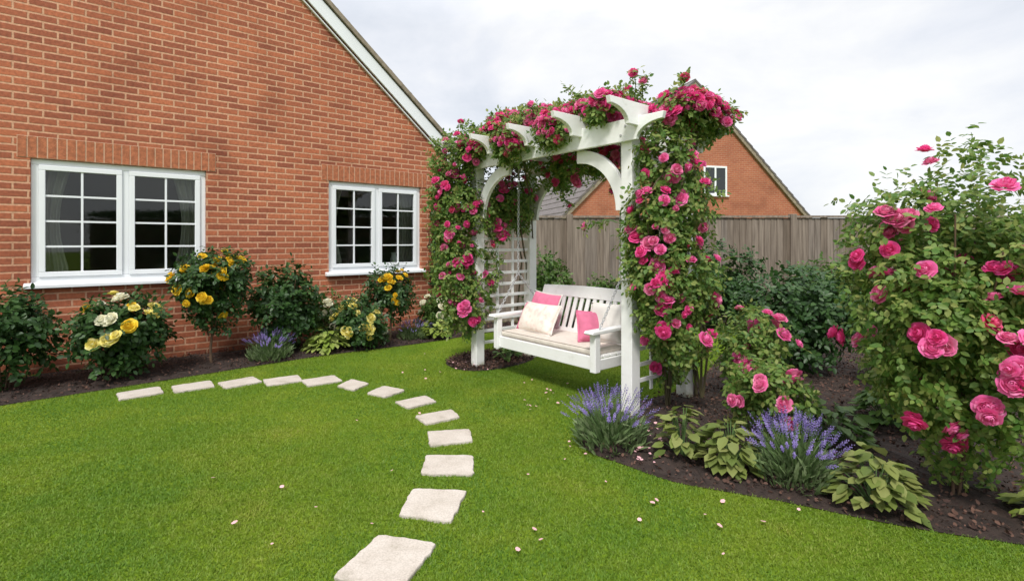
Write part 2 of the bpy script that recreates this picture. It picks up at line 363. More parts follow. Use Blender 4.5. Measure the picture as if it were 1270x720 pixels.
def bloom_mesh(material, seed, flat=0.0):
    """double garden rose about 1 unit across: shells of petals wrapped round a ball, the outer ones turned back"""
    r = np.random.default_rng(seed); V, T = [], []; base = 0
    shells = [(3, .14, 150, 0), (4, .23, 138, 0), (5, .32, 124, .02), (6, .41, 112, .05), (7, .49, 98, .10), (6, .54, 78, .16)]
    for q, (n, Rd, ph, fl) in enumerate(shells):
        for k in range(n):
            az = 2*math.pi*(k + r.uniform(-.25, .25))/n + q*.9; p1 = math.radians(ph - flat + r.uniform(-13, 13)); R_ = Rd*r.uniform(.92, 1.08)
            half = math.pi/n*1.35; gb, ga = 5, 5; wv = r.uniform(0, 6.28)
            for b in range(gb+1):
                B = b/gb; p = .25 + (p1-.25)*B
                flare = fl*B**4*1.6
                for a in range(ga):
                    A = (a/(ga-1)-.5)*2
                    hw_ = half*math.sin(math.pi*(.22 + .50*B))
                    phi = az + A*hw_; lip = .035*B*math.sin(A*3+wv)
                    rad = R_*math.sin(p)*(1 + .06*A*A*B) + flare + lip; z = -R_*math.cos(p)*.82 - .07*A*A*B*R_ - flare*.5 + lip + .02*q*(-1)
                    V.append((rad*math.cos(phi), rad*math.sin(phi), z + .25))
            for b in range(gb):
                for a in range(ga-1):
                    i = base + b*ga + a
                    T += [(i, i+1, i+ga+1), (i, i+ga+1, i+ga)]
            base += (gb+1)*ga
    return fast('_data', V, T, material, None, True)
BLOOMS = {k: [bloom_mesh(M[k], 11*i+len(k), 6*i) for i in range(3)] for k in ('magenta', 'hotpink', 'palepink', 'coral', 'yellow', 'paleyellow', 'cream')}
for k in BLOOMS:
    for m in BLOOMS[k]: m.name = 'bloom_' + k
PINK = ['magenta']*6 + ['hotpink']*6 + ['palepink']*2 + ['coral']
def bloom(kind, p, n, size, parent, name='bloom'):
    o = bpy.data.objects.new(name, random.choice(BLOOMS[kind])); COL.objects.link(o); o.parent = parent
    o.location = p; q = Vector(n).to_track_quat('Z', 'Y') @ Quaternion((0,0,1), random.uniform(0, 6.28))
    o.rotation_mode = 'QUATERNION'; o.rotation_quaternion = q; o.scale = (size,)*3
    return o
def blooms(blobs, n, kinds, size, parent, face=None, bias=.9, cluster=.30, off=1.0):
    """flowers on the outside of the blobs; face = direction that shows more of them"""
    wt = np.array([b[2] for b in blobs], float); wt /= wt.sum(); done = 0; last = None
    while done < n:
        if last is not None and random.random() < cluster:
            c, k, d = last; p = c + unit(1)[0]*size*.75; d = norm(d + unit(1)[0]*.4)
        else:
            b = blobs[rng.choice(len(blobs), p=wt)]
            d = unit(1)[0]
            if face is not None: d = norm(d + np.asarray(face)*bias)
            r = np.asarray(b[1]); p = np.asarray(b[0]) + d*r*rng.uniform(.92, 1.12)*off; k = random.choice(kinds)
        nn = norm(d + np.array([0, 0, .35]) + unit(1)[0]*.3)
        bloom(k, p, nn, size*rng.uniform(.72, 1.2), parent); last = (p, k, d); done += 1

def bloom_mass(blobs, n, kinds, size, parent, face=None, bias=.9):
    """the many small blooms and buds beyond the large ones, as one part"""
    wt = np.array([b[2] for b in blobs], float); wt /= wt.sum(); VV, TT, MI = [], [], []; off = 0; ks = sorted(set(kinds))
    for _ in range(n):
        b = blobs[rng.choice(len(blobs), p=wt)]; d = unit(1)[0]
        if face is not None: d = norm(d + np.asarray(face)*bias)
        p = np.asarray(b[0]) + d*np.asarray(b[1])*rng.uniform(.9, 1.15); k = random.choice(kinds); me = random.choice(BLOOMS[k])
        nv, nt_ = len(me.vertices), len(me.polygons); v = np.empty(nv*3, np.float32); me.vertices.foreach_get('co', v); v = v.reshape(-1, 3)
        t = np.empty(nt_*3, np.int32); me.loops.foreach_get('vertex_index', t)
        z = norm(d + np.array([0, 0, .4]) + unit(1)[0]*.5); x = norm(np.cross(z, unit(1)[0])); y = np.cross(z, x)
        sz = size*rng.uniform(.42, .9); st = rng.uniform(1.0, 1.45)
        VV.append(p + sz*(v[:, :1]*x + v[:, 1:2]*y + v[:, 2:]*z*st)); TT.append(t.reshape(-1, 3) + off); MI += [ks.index(k)]*nt_; off += nv
    o = fast('small_blooms', np.concatenate(VV), np.concatenate(TT), M[ks[0]], parent, True)
    for k in ks[1:]: o.data.materials.append(M[k])
    o.data.polygons.foreach_set('material_index', MI); o['kind'] = 'stuff'

# ------------------------------------------------------------------ ground
def in_poly(x, y, poly):
    inside = np.zeros(len(x), bool); n = len(poly)
    for i in range(n):
        x0, y0 = poly[i][:2]; x1, y1 = poly[(i+1) % n][:2]
        c = ((y0 > y) != (y1 > y)) & (x < (x1-x0)*(y-y0)/((y1-y0) or 1e-9) + x0); inside ^= c
    return inside
def smooth_poly(pts, it=3):
    for _ in range(it):
        o = []
        for i in range(len(pts)):
            a, b = np.array(pts[i][:2]), np.array(pts[(i+1) % len(pts)][:2]); o += [tuple(a*.75+b*.25), tuple(a*.25+b*.75)]
        pts = o
    return pts
m = MB(); m.add([(-300,-60,0),(300,-60,0),(300,900,0),(-300,900,0)], [(0,1,2,3)])
lawn = m.build('lawn', M['lawn']); lawn['kind'] = 'structure'

vx, vy = .768, .640        # direction of the house wall (receding to the right)
ux, uy = .640, -.768       # direction of the arbor's length
HC = (-.99, 8.45)          # corner of the house
def wall(t, out=0.0): return (HC[0] + vx*t + ux*out, HC[1] + vy*t + uy*out)

beds = {
 'house': [wall(-7.2, .02), wall(.05, .02), (-.9, 8.7), (10, 8.62), (10, 7.9), (4, 8.1), G(700, 405)[:2], G(655, 407)[:2], G(600, 413)[:2], G(560, 420)[:2], G(500, 429)[:2], G(433, 437)[:2], wall(-2.6, .98), wall(-4.2, 1.12), wall(-7.2, 1.25)],
 'post': [G(548, 449)[:2], G(575, 439)[:2], G(610, 435)[:2], G(650, 435)[:2], G(668, 443)[:2], G(645, 453)[:2], G(600, 461)[:2], G(565, 459)[:2]],
 'right': [G(712, 540)[:2], G(728, 562)[:2], G(770, 575)[:2], G(803, 588)[:2], G(840, 600)[:2], G(905, 611)[:2], G(985, 625)[:2], G(1075, 645)[:2], G(1180, 664)[:2], (2.9, 2.1), (5.0, 2.2), (6.5, 4), (7.5, 7.8), (3.6, 7.85), (2.5, 6.2), (1.9, 5.1), G(845, 484)[:2], G(800, 497)[:2], G(745, 505)[:2]],
}
for k in beds: beds[k] = smooth_poly(beds[k], 2)
for k, poly in beds.items():
    n = len(poly); c = np.mean(poly, axis=0); bm = bmesh.new()
    vs = [bm.verts.new((x, y, .006)) for x, y in poly]
    f = bm.faces.new(vs); bmesh.ops.triangulate(bm, faces=[f])
    for _ in range(3 if k != 'house' else 4):
        bmesh.ops.subdivide_edges(bm, edges=[e for e in bm.edges if e.calc_length() > .12], cuts=1, use_grid_fill=True)
        bmesh.ops.triangulate(bm, faces=bm.faces)
    for v in bm.verts:
        if not v.is_boundary: v.co.z = .022 + .014*math.sin(v.co.x*23)*math.sin(v.co.y*19) + random.uniform(-.008, .008)
    me = bpy.data.meshes.new('soil'); bm.to_mesh(me); bm.free(); me.materials.append(M['mulch'])
    o = bpy.data.objects.new('soil_ground', me); COL.objects.link(o); o['kind'] = 'structure'
# bark chips on the beds: one uncountable cover
P = []
for k, poly in beds.items():
    A = np.array(poly); n = {'house': 9000, 'post': 3600, 'right': 18000}[k]
    lo, hi = A.min(0), A.max(0); hi = np.minimum(hi, (5, 9)); lo = np.maximum(lo, (-5, 1.5))
    q = rng.uniform(lo, hi, (n*4, 2)); q = q[in_poly(q[:,0], q[:,1], poly)][:n]; P.append(q)
P = np.concatenate(P); n = len(P); P = np.c_[P, rng.uniform(.02, .045, n)]
d = unit(n); d[:,2] *= .6; nn = norm(np.c_[rng.normal(0, .8, (n, 2)), np.ones(n)])
V, T = leaves(P, d, nn, rng.uniform(.010, .032, n))
o = fast('bark_mulch', V, T, M['bark']); o['kind'] = 'stuff'; o['label'] = 'dark bark chips covering the flower beds'

# stepping stones -------------------------------------------------------------
STONES = [
 ([(470,666),(542,677),(496,736),(413,719)], 'largest pale stepping stone, nearest the camera, cut by the bottom edge'),
 ([(512,608.5),(579.5,611),(560,650),(494,641.5)], 'ragged pale stepping stone, next after the nearest and largest one'),
 ([(528,566.6),(587.6,567),(586.8,591),(522,590)], 'squarish pale stepping stone, third counting up from the picture bottom'),
 ([(529.5,536.8),(583,534),(586.4,549),(533,555)], 'pale stepping stone at the rightmost bulge, fourth up from the bottom'),
 ([(514.6,517.5),(559.8,509.4),(571.5,518.7),(528,528)], 'pale stepping stone where path starts bending left, fifth from the bottom'),
 ([(490,500),(527.5,492),(542,499.3),(506,508)], 'slanted pale stepping stone, sixth up from the bottom'),
 ([(454,489),(476,480),(503,485),(477.6,494)], 'small far stepping stone, seventh from the bottom, left of the rose arbor'),
 ([(418,480),(436,471.5),(458,477),(438,485.5)], 'small far stepping stone, eighth from the bottom, below the yellow standard rose'),
]
extra = [(-1.84,4.99), (-2.22,5.0), (-2.60,4.93), (-2.96,4.79), (-3.30,4.58)]
SP = [[G(x, y)[:2] for x, y in q] for q, _ in STONES]
for (x, y) in extra:
    a = random.uniform(.55, .8); c, s_ = math.cos(a)*.16, math.sin(a)*.16
    SP.append([(x-c-s_*.8, y-s_+c*.8), (x+c-s_*.8, y+s_+c*.8), (x+c+s_*.8, y+s_-c*.8), (x-c+s_*.8, y-s_-c*.8)])
LBL = [l for _, l in STONES] + ['ninth stepping stone from the bottom, where the path runs towards the left window', 'tenth stepping stone from the bottom, beside the house bed', 'third stepping stone from the left end of the path',
   'second stepping stone from the left end of the path', 'leftmost stepping stone, the last of the path']
for poly, lab in zip(SP, LBL):
    c = np.mean(poly, axis=0); m = MB(); ring = []
    for i in range(4):
        a, b = np.array(poly[i]), np.array(poly[(i+1) % 4])
        for j in range(9):
            t = j/9; p = a*(1-t) + b*t; p = p + rng.normal(0, .003, 2)
            if j == 0: p = p + (c-p)*.035
            ring.append(p - c)
    n = len(ring)
    vs = [(p[0], p[1], -.03) for p in ring] + [(p[0], p[1], .012) for p in ring] + [(p[0]*.985, p[1]*.985, .017) for p in ring]
    fs = []
    for q in range(2):
        for i in range(n): fs.append((q*n+i, q*n+(i+1) % n, (q+1)*n+(i+1) % n, (q+1)*n+i))
    fs.append(tuple(range(2*n, 3*n)))
    m.add(vs, fs); o = m.build('stepping_stone', M['paver']); o.location = (c[0], c[1], 0)
    tag(o, lab, 'paving stone', 'stepping stones curving across the lawn')

# grass: real blades over the visible lawn -----------------------------------------
def grass():
    Pl = []
    for (d0, d1, dens) in [(-1.0, .4, 2500), (.4, 1.8, 5000), (1.8, 2.3, 36000), (2.3, 2.7, 30000), (2.7, 3.1, 25000), (3.1, 3.5, 20500), (3.5, 3.9, 17000), (3.9, 4.4, 14000), (4.4, 5.0, 11500), (5.0, 5.7, 8500), (5.7, 6.6, 6000), (6.6, 8.3, 3200)]:
        x1 = d1*1.05 if d0 > 1.7 else 4.5; A = 2*x1*(d1-d0); n = int(A*dens)
        q = np.c_[rng.uniform(-x1, x1, n), rng.uniform(d0, d1, n) + rng.normal(0, .12, n)]
        if d0 > 1.7: q = q[np.abs(q[:,0]) < q[:,1]*1.04]
        Pl.append(q)
    n = 60000; q = np.c_[rng.uniform(-9, 9, n), rng.uniform(.4, 8.3, n)]        # and a little beyond, to either side
    Pl.append(q[(np.abs(q[:,0]) > np.maximum(q[:,1]*1.04, 4.4*(q[:,1] < 1.8)))])
    q = np.concatenate(Pl); keep = np.ones(len(q), bool)
    # not inside the house
    t = (q[:,0]-HC[0])*ux + (q[:,1]-HC[1])*uy; keep &= (t > 0) | (q[:,0] > HC[0]+.3)
    for poly in beds.values():
        keep &= ~in_poly(q[:,0] + rng.normal(0, .012, len(q)), q[:,1] + rng.normal(0, .012, len(q)), poly)
    for poly in SP:
        c = np.mean(poly, axis=0); pp = [tuple(c + (np.array(p)-c)*.99) for p in poly]
        keep &= ~in_poly(q[:,0] + rng.normal(0, .006, len(q)), q[:,1] + rng.normal(0, .006, len(q)), pp)
    q = q[keep]; n = len(q)
    patch = wob(np.c_[q, np.zeros(n)], 2.3)
    h = rng.uniform(.006, .014, n)*(1 + .25*patch); w = rng.uniform(.0013, .0027, n)*(1 + .08*q[:,1])
    a = rng.uniform(0, 6.283, n); lean = rng.uniform(.2, 1.3, n); b = rng.uniform(0, 6.283, n)
    base = np.c_[q, np.zeros(n)]; s_ = np.c_[np.cos(a), np.sin(a), np.zeros(n)]*w[:,None]
    ld = np.c_[np.cos(b), np.sin(b), np.zeros(n)]*(lean*h)[:,None]; up = np.c_[np.zeros((n,2)), h]
    V = np.stack([base-s_, base+s_, base + ld*.35 + up*.6 + s_*.7, base + ld*.35 + up*.6 - s_*.7, base + ld + up], 1)
    T = np.array([(0,1,2),(0,2,3),(3,2,4)])[None] + (np.arange(n)*5)[:,None,None]
    o = fast('grass', V, T, M['grass']); o['kind'] = 'stuff'; o['label'] = 'short mown green lawn grass'
grass()

# fallen petals: individual, but nothing tells them apart
pm = []
for i in range(4):
    V = [(0,0,.004),(.5,.1,.02),(1,0,.005),(.25,.42,.016),(.75,.40,.02),(.25,-.40,.012),(.75,-.42,.022)]
    V = [(x, y + random.uniform(-.06,.06), z*10*random.uniform(.5, 1.4)*.1*3) for x, y, z in V]
    pm.append(fast('_data', V, LEAF_T, M['fallen'], None)); pm[-1].name = 'petal'
spots = [G(752,602), G(660,662), G(668,677), G(728,568), G(700,575), G(640,690), G(600,640), G(816,628), G(790,650), G(462,655)]
for _ in range(11): spots.append(G(random.uniform(440, 835), 440 + 170*random.random()**1.6 + 20))
for _ in range(18): spots.append(G(random.gauss(560, 26), random.gauss(456, 7)))
for _ in range(16): spots.append(G(random.uniform(640, 720), random.uniform(470, 520)))
for _ in range(5): spots.append(G(random.uniform(250, 420), random.uniform(590, 690)))
for _ in range(6): spots.append(G(random.uniform(850, 1000), random.uniform(620, 700)))
for _ in range(26): spots.append(G(random.uniform(785, 830), random.uniform(530, 582)))
for s_ in spots:
    o = bpy.data.objects.new('fallen_petal', random.choice(pm)); COL.objects.link(o)
    inb = any(in_poly(np.array([s_[0]]), np.array([s_[1]]), p)[0] for p in beds.values())
    o.location = (s_[0], s_[1], .045 if inb else .028); o.rotation_euler = (random.uniform(-.4, .4), random.uniform(-.4, .4), random.uniform(0, 6.28))
    o.scale = (random.uniform(.014, .030),)*3
    if inb: tag(o, 'pink rose petal fallen on the dark mulch', 'petal', 'petals on the mulch')
    else: tag(o, 'pale pink rose petal fallen on the grass', 'petal', 'petals on the lawn')

# ------------------------------------------------------------------ brick house
EA, SL, HW = 2.78, .84, 4.07        # eaves height, roof slope, half width of the gable
house = thing('brick_house', 'red brick house gable with white bargeboard and white framed windows', 'house', (HC[0], HC[1], 0), math.atan2(vy, vx))
WIN = [(-2.02, -.57, .93, 2.20, 4), (-5.05, -3.50, .93, 2.20, 4)]
def roof_z(x): return EA + SL*(HW - abs(x + HW))
def house_wall():
    xs = sorted({-2*HW, 0, -HW} | {w[0] for w in WIN} | {w[1] for w in WIN}); m = MB()
    zs = sorted({0, EA} | {w[2] for w in WIN} | {w[3] for w in WIN}); 
    for i in range(len(xs)-1):
        x0, x1 = xs[i], xs[i+1]; w = [w for w in WIN if w[0] <= x0 + 1e-6 and x1 <= w[1] + 1e-6]
        spans = [(0, None)] if not w else [(0, w[0][2]), (w[0][3], None)]
        for a, b in spans:
            t0, t1 = (roof_z(x0), roof_z(x1)) if b is None else (b, b)
            m.add([(x0,0,a),(x1,0,a),(x1,0,t1),(x0,0,t0)], [(0,1,2,3)])
    for (a, b, c, d, n) in WIN:      # reveals
        D = .12
        m.add([(a,0,c),(a,D,c),(a,D,d),(a,0,d)], [(0,1,2,3)]); m.add([(b,0,c),(b,D,c),(b,D,d),(b,0,d)], [(0,1,2,3)])
        m.add([(a,0,c),(b,0,c),(b,D,c),(a,D,c)], [(0,1,2,3)]); m.add([(a,0,d),(b,0,d),(b,D,d),(a,D,d)], [(0,1,2,3)])
    # sides and back
    m.add([(0,0,0),(0,8,0),(0,8,EA),(0,0,EA)], [(0,1,2,3)]); m.add([(-2*HW,0,0),(-2*HW,8,0),(-2*HW,8,EA),(-2*HW,0,EA)], [(0,1,2,3)])
    m.add([(0,8,0),(-2*HW,8,0),(-2*HW,8,EA),(-HW,8,EA+SL*HW),(0,8,EA)], [(0,1,2,3,4)])
    me = m.build('wall', M['brick'], house)
    return me
house_wall()
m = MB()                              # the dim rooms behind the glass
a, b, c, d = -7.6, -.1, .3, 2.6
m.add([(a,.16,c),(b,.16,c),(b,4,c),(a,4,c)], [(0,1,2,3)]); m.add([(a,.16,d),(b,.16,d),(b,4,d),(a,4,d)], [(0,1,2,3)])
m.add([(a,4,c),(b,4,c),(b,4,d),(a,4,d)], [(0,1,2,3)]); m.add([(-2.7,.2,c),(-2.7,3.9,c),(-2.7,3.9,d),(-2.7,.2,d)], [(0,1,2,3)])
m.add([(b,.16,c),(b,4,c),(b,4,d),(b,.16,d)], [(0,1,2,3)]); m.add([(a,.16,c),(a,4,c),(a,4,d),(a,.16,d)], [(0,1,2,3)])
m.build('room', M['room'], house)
def window(x0, x1, z0, z1, rows, lights):
    m = MB(); f, y0, y1 = .06, .035, .10
    m.box(x0, x1, y0, y1, z0, z0+f); m.box(x0, x1, y0, y1, z1-f, z1); m.box(x0, x0+f, y0, y1, z0+f, z1-f); m.box(x1-f, x1, y0, y1, z0+f, z1-f)
    for k in range(1, lights):
        xm = x0 + (x1-x0)*k/lights; m.box(xm-.03, xm+.03, y0, y1, z0+f, z1-f)
    w = m.build('window', M['upvc'], house, .006)
    for k in range(lights):
        a = x0 + (x1-x0)*k/lights + (f if k == 0 else .03); b = x0 + (x1-x0)*(k+1)/lights - (f if k == lights-1 else .03)
        c, d = z0+f, z1-f; s = .052
        m = MB(); ya, yb = .018, .088
        m.box(a, b, ya, yb, c, c+s); m.box(a, b, ya, yb, d-s, d); m.box(a, a+s, ya, yb, c+s, d-s); m.box(b-s, b, ya, yb, c+s, d-s)
        m.build('sash', M['upvc'], w, .005)
        m = MB(); a1, b1, c1, d1 = a+s, b-s, c+s, d-s
        xm = (a1+b1)/2; m.box(xm-.010, xm+.010, .028, .046, c1, d1)
        for r in range(1, rows):
            zr = c1 + (d1-c1)*r/rows; m.box(a1, xm-.010, .030, .045, zr-.010, zr+.010); m.box(xm+.010, b1, .030, .045, zr-.010, zr+.010)
        m.build('glazing_bar', M['upvc'], w)
        m = MB(); m.box(a1-.005, b1+.005, .050, .058, c1-.005, d1+.005); m.build('pane', M['glass'], w)
    m = MB(); m.prism([(-.075, z0-.05),(-.075, z0-.015),(.034, z0+.012),(.034, z0-.05)], 'x', x0-.05, x1+.05)
    m.build('sill', M['upvc'], w, .005)
    for sgn in (-1, 1):               # gathered curtains
        n = 40; m = MB(); vs = []; fs = []
        e = x1-.02 if sgn > 0 else x0+.02; wd = .30 if rows == 4 else .42
        for j in range(9):
            z = z1 - .02 - (z1-z0-.02)*j/8; pinch = 1 - .35*math.sin(math.pi*min(1, j/7)*.9)
            for i in range(n+1):
                t = i/n; vs.append((e - sgn*wd*t*pinch, .26 + .035*math.sin(t*26 + .3*j) , z))
        for j in range(8):
            for i in range(n): q = j*(n+1)+i; fs.append((q, q+1, q+n+2, q+n+1))
        m.add(vs, fs); m.build('curtain', M['curtain'], w, smooth=True)
    m = MB()                          # soldier course
    nb = int((x1-x0+.2)/.0755); p = (x1-x0+.2)/nb
    for i in range(nb):
        j = random.uniform(-.0015, .0015); m.box(x0-.1+i*p+.0055, x0-.1+(i+1)*p-.0055, -.005+j, .05, z1+.008, z1+.218)
    m.cur = 1; m.box(x0-.1, x1+.1, -.002, .04, z1+.003, z1+.223)
    m.build('soldier_course', [M['soldier'], M['mortar']], house)
for (a, b, c, d, r) in WIN: window(a, b, c, d, r, 2)
# roof: tile courses stepping up both slopes, white bargeboards on the verge
def roof_slope(sgn):
    m = MB(); n = 26; ov = .16; run = HW + ov; L_ = run/n
    for i in range(n):
        s0, s1 = i*L_ - .04, (i+1)*L_ + .02         # distance in from the eaves end
        xa = ov - s0; xb = ov - s1
        za = EA + .085 + SL*(s0 - ov) + .045 + SL*.06; zb = EA + .085 + SL*(s1 - ov) + .012 + SL*.06
        if sgn < 0: xa, xb = -2*HW - xa, -2*HW - xb
        jit = random.uniform(-.006, .006); y0 = -.092 + jit
        m.prism([(xa, za-.05), (xa, za), (xb, zb), (xb, zb-.05)], 'y', y0, 8.2)
    return m.build('roof', [M['tile']], house)
def barge(sgn):
    m = MB(); hi = []; lo = []
    def X(s): return (.10 - s) if sgn > 0 else (-2*HW - .10 + s)
    m.prism([(X(0), EA-.235-.0), (X(0), EA-.012), (X(HW+.1), EA-.012+SL*(HW+.1)), (X(HW+.1), EA-.235+SL*(HW+.1))], 'y', -.072, -.042)
    b = m.build('bargeboard', M['upvc'], house, .004)
    m = MB(); m.prism([(X(-.03), EA+.010-.03*SL), (X(-.03), EA+.085-.03*SL), (X(HW+.1), EA+.085+SL*(HW+.1)), (X(HW+.1), EA+.010+SL*(HW+.1))], 'y', -.105, -.02)
    m.build('verge', M['tile_edge'], house)
    m = MB(); m.prism([(X(.1), EA-.20), (X(.1), EA-.18), (X(HW+.1), EA-.18+SL*HW), (X(HW+.1), EA-.20+SL*HW)], 'y', -.040, -.004)
    m.build('soffit', M['upvc'], house)
for sgn in (1, -1): roof_slope(sgn); barge(sgn)
m = MB(); m.box(-.0, .13, -.088, -.074, EA-.24, EA-.02); m.build('eaves_box', M['upvc'], house, .004)

# white jug standing on the inner window sill
m = MB(); prof = [(.03,0),(.05,.03),(.055,.08),(.04,.13),(.035,.16),(.045,.19)]; n = 16; vs = []; fs = []
for r_, z in prof: vs += [(r_*math.cos(2*math.pi*k/n), r_*math.sin(2*math.pi*k/n), z) for k in range(n)]
for j in range(len(prof)-1):
    for k in range(n): fs.append((j*n+k, j*n+(k+1) % n, (j+1)*n+(k+1) % n, (j+1)*n+k))
m.add(vs, fs + [tuple(range(n))]); o = m.build('vase', M['ceramic'], smooth=True)
w_ = wall(-.95, -.17); o.location = (w_[0], w_[1], 1.0); tag(o, 'small white vase on the sill inside the small paned window', 'vase')
m = MB(); m.box(-1.9, -.65, .13, .24, .955, .995); m.build('inner_sill', M['upvc'], house)

# ------------------------------------------------------------------ neighbouring house
nb = thing('neighbour_house', 'orange brick house with grey tiled roof rising beyond the fence', 'house', (1.92, 18, 0), R(14))
hw, ez, sl = 5.0, 2.36, .98
m = MB()
m.add([(0,0,0),(2*hw,0,0),(2*hw,0,ez),(hw,0,ez+hw*sl),(0,0,ez)], [(0,1,2,3,4)])
m.add([(0,12,0),(2*hw,12,0),(2*hw,12,ez),(hw,12,ez+hw*sl),(0,12,ez)], [(0,1,2,3,4)])
m.add([(0,0,0),(0,12,0),(0,12,ez),(0,0,ez)], [(0,1,2,3)]); m.add([(2*hw,0,0),(2*hw,12,0),(2*hw,12,ez),(2*hw,0,ez)], [(0,1,2,3)])
m.build('wall', M['brick_far'], nb)
for sgn in (1, -1):
    m = MB(); n = 20; run = hw + .3
    for i in range(n):
        s0, s1 = run*i/n - .08, run*(i+1)/n + .02
        xa, xb = -.3 + s0, -.3 + s1; za, zb = ez + .16 + (s0-.3)*sl, ez + .11 + (s1-.3)*sl
        if sgn < 0: xa, xb = 2*hw-xa, 2*hw-xb
        m.prism([(xa, za-.08), (xa, za), (xb, zb), (xb, zb-.08)], 'y', -.12, 12.1)
    m.build('roof', M['tile_far'], nb)
    m = MB(); X = (lambda s: s) if sgn > 0 else (lambda s: 2*hw - s)
    m.prism([(X(-.3), ez-.3*sl-.12), (X(-.3), ez-.3*sl+.06), (X(hw), ez+hw*sl+.06), (X(hw), ez+hw*sl-.12)], 'y', -.10, -.01)
    m.build('verge', M['tile_edge'], nb)

m = MB(); wx, wz = hw + .9, ez + .75
for q in [(wx-.5, wx+.5, wz, wz+.07), (wx-.5, wx+.5, wz+1.03, wz+1.1), (wx-.5, wx-.43, wz+.07, wz+1.03), (wx+.43, wx+.5, wz+.07, wz+1.03), (wx-.035, wx+.035, wz+.07, wz+1.03)]: m.box(q[0], q[1], -.03, .02, q[2], q[3])
m.box(wx-.56, wx+.56, -.08, -.032, wz-.05, wz-.004)
w = m.build('window', M['upvc'], nb); m = MB(); m.box(wx-.43, wx+.43, -.014, -.004, wz+.07, wz+1.03); m.build('pane', M['darkglass'], w)

# ------------------------------------------------------------------ fence
fz, fy = 1.80, 8.78
fence = thing('board_fence', 'weathered grey brown close board timber fence behind the swing', 'fence', (-1.2, fy, 0), R(-.6))
x, k = 0.0, 0
posts = [.35 + 1.88*i for i in range(8)]
off = 1.2 + (706-635)/640*fy                       # a post stands at photo x 706
posts = [off + 1.88*i for i in range(-1, 6)]
for p in posts:
    m = MB(); m.box(p-.05, p+.05, -.06, .04, 0, fz+.02); m.build('post', M['fence'], fence, .005)
edges = [0.05] + posts + [12.5]
for a, b in zip(edges[:-1], edges[1:]):
    a += .055; b -= .055
    if b - a < .1: continue
    m = MB(); n = max(1, round((b-a)/.105)); w = (b-a)/n
    for i in range(n):
        x0 = a + i*w; jt = random.uniform(-.006, .006)
        m.prism([(x0, .0+jt*.3), (x0, -.022+jt*.3), (x0+w+.012, -.010), (x0+w+.012, .002)], 'z', .14, fz - .045 + jt)
    m.build('panel', M['fence'], fence)
    m = MB(); m.box(a, b, -.045, .028, fz-.04, fz-.005); m.build('capping_rail', M['fence'], fence)
    m = MB(); m.box(a, b, -.02, .02, 0, .138); m.build('gravel_board', M['fence'], fence)

# ------------------------------------------------------------------ arbors
ZB = 2.12
def scallop(s0, s1, z0, z1, cut=.24):
    h = z1 - z0; pts = [(s0 + .0, z1), (s1, z1)]
    pts += [(s1 - .015 - (cut-.015)*math.sin(a), z1 - .05 - (h-.05)*(1-math.cos(a))) for a in [i*math.pi/2/8 for i in range(9)]]
    pts += [(s0 + .015 + (cut-.015)*math.sin(a), z1 - .05 - (h-.05)*(1-math.cos(a))) for a in [i*math.pi/2/8 for i in range(8, -1, -1)]]
    return pts
def make_arbor(label, loc, rz, Ln, Dp, nraft):
    A = thing('arbor', label, 'arbor', (loc[0], loc[1], 0), rz)
    pw = .052
    for x in (0, Ln):
        for y in (0, Dp):
            m = MB(); m.box(x-pw, x+pw, y-pw, y+pw, -.02, ZB+.02); m.build('post', M['white'], A, .005)
    for y in (-.018, Dp+.018):        # beams along the length, scalloped ends
        m = MB(); y0 = y - .036 if y < .1 else y - .034
        yy = (-.092, -.054) if y < .1 else (Dp+.054, Dp+.092)
        m.prism(scallop(-.36, Ln+.36, ZB-.0, ZB+.17), 'y', *yy); m.build('beam', M['white'], A, .004)
    for i in range(nraft):
        x = -.12 + (Ln+.24)*i/(nraft-1)
        m = MB(); m.prism(scallop(-.42, Dp+.42, ZB+.10, ZB+.27, .22), 'x', x-.02, x+.02); m.build('rafter', M['white'], A, .004)
    for x in (0, Ln):
        for y, e in ((-.092, -1), (Dp+.092, 1)):
            for dx, dz in ((-.022, .05), (.022, .115)):
                m = MB(); m.tube([(x+dx, y, ZB+dz), (x+dx, y+e*.006, ZB+dz)], .010, 8); m.build('bolt', M['chain'], A)
    for x, sx in ((0, 1), (Ln, -1)):   # curved braces
        for y in (0, Dp):
            r0, r1 = .42, .53; inn, ou = [], []
            for i in range(13):
                a = math.pi/2*i/12
                cx_, cz_ = x + sx*(.05+.50), ZB - .52
                inn.append((cx_ - sx*r0*math.cos(a), cz_ + r0*math.sin(a))); ou.append((cx_ - sx*r1*math.cos(a), cz_ + r1*math.sin(a)))
            m = MB(); m.strip(inn, ou, 'y', y-.020, y+.020); m.build('brace', M['white'], A, .003)
    for x in (0, Ln):                  # trellis sides
        m = MB(); nv = 2
        for i in range(1, nv+1):
            y = pw + (Dp-2*pw)*i/(nv+1); m.box(x-.008, x+.006, y-.017, y+.017, .16, ZB-.04)
        z = .26
        while z < ZB-.08:
            m.box(x+.006, x+.020, pw, Dp-pw, z-.016, z+.016); z += .125
        m.build('trellis_panel', M['white'], A, .002)
    return A
A1 = (-.37, 5.57); RZ1 = math.atan2(uy, ux); LN1, DP1 = 2.02, .76
make_arbor('white wooden arbor with scalloped beams and curved braces over the swing', A1, RZ1, LN1, DP1, 5)

def loc2world(A, rz, p):
    c, s_ = math.cos(rz), math.sin(rz); return (A[0] + c*p[0] - s_*p[1], A[1] + s_*p[0] + c*p[1], p[2] if len(p) > 2 else 0)

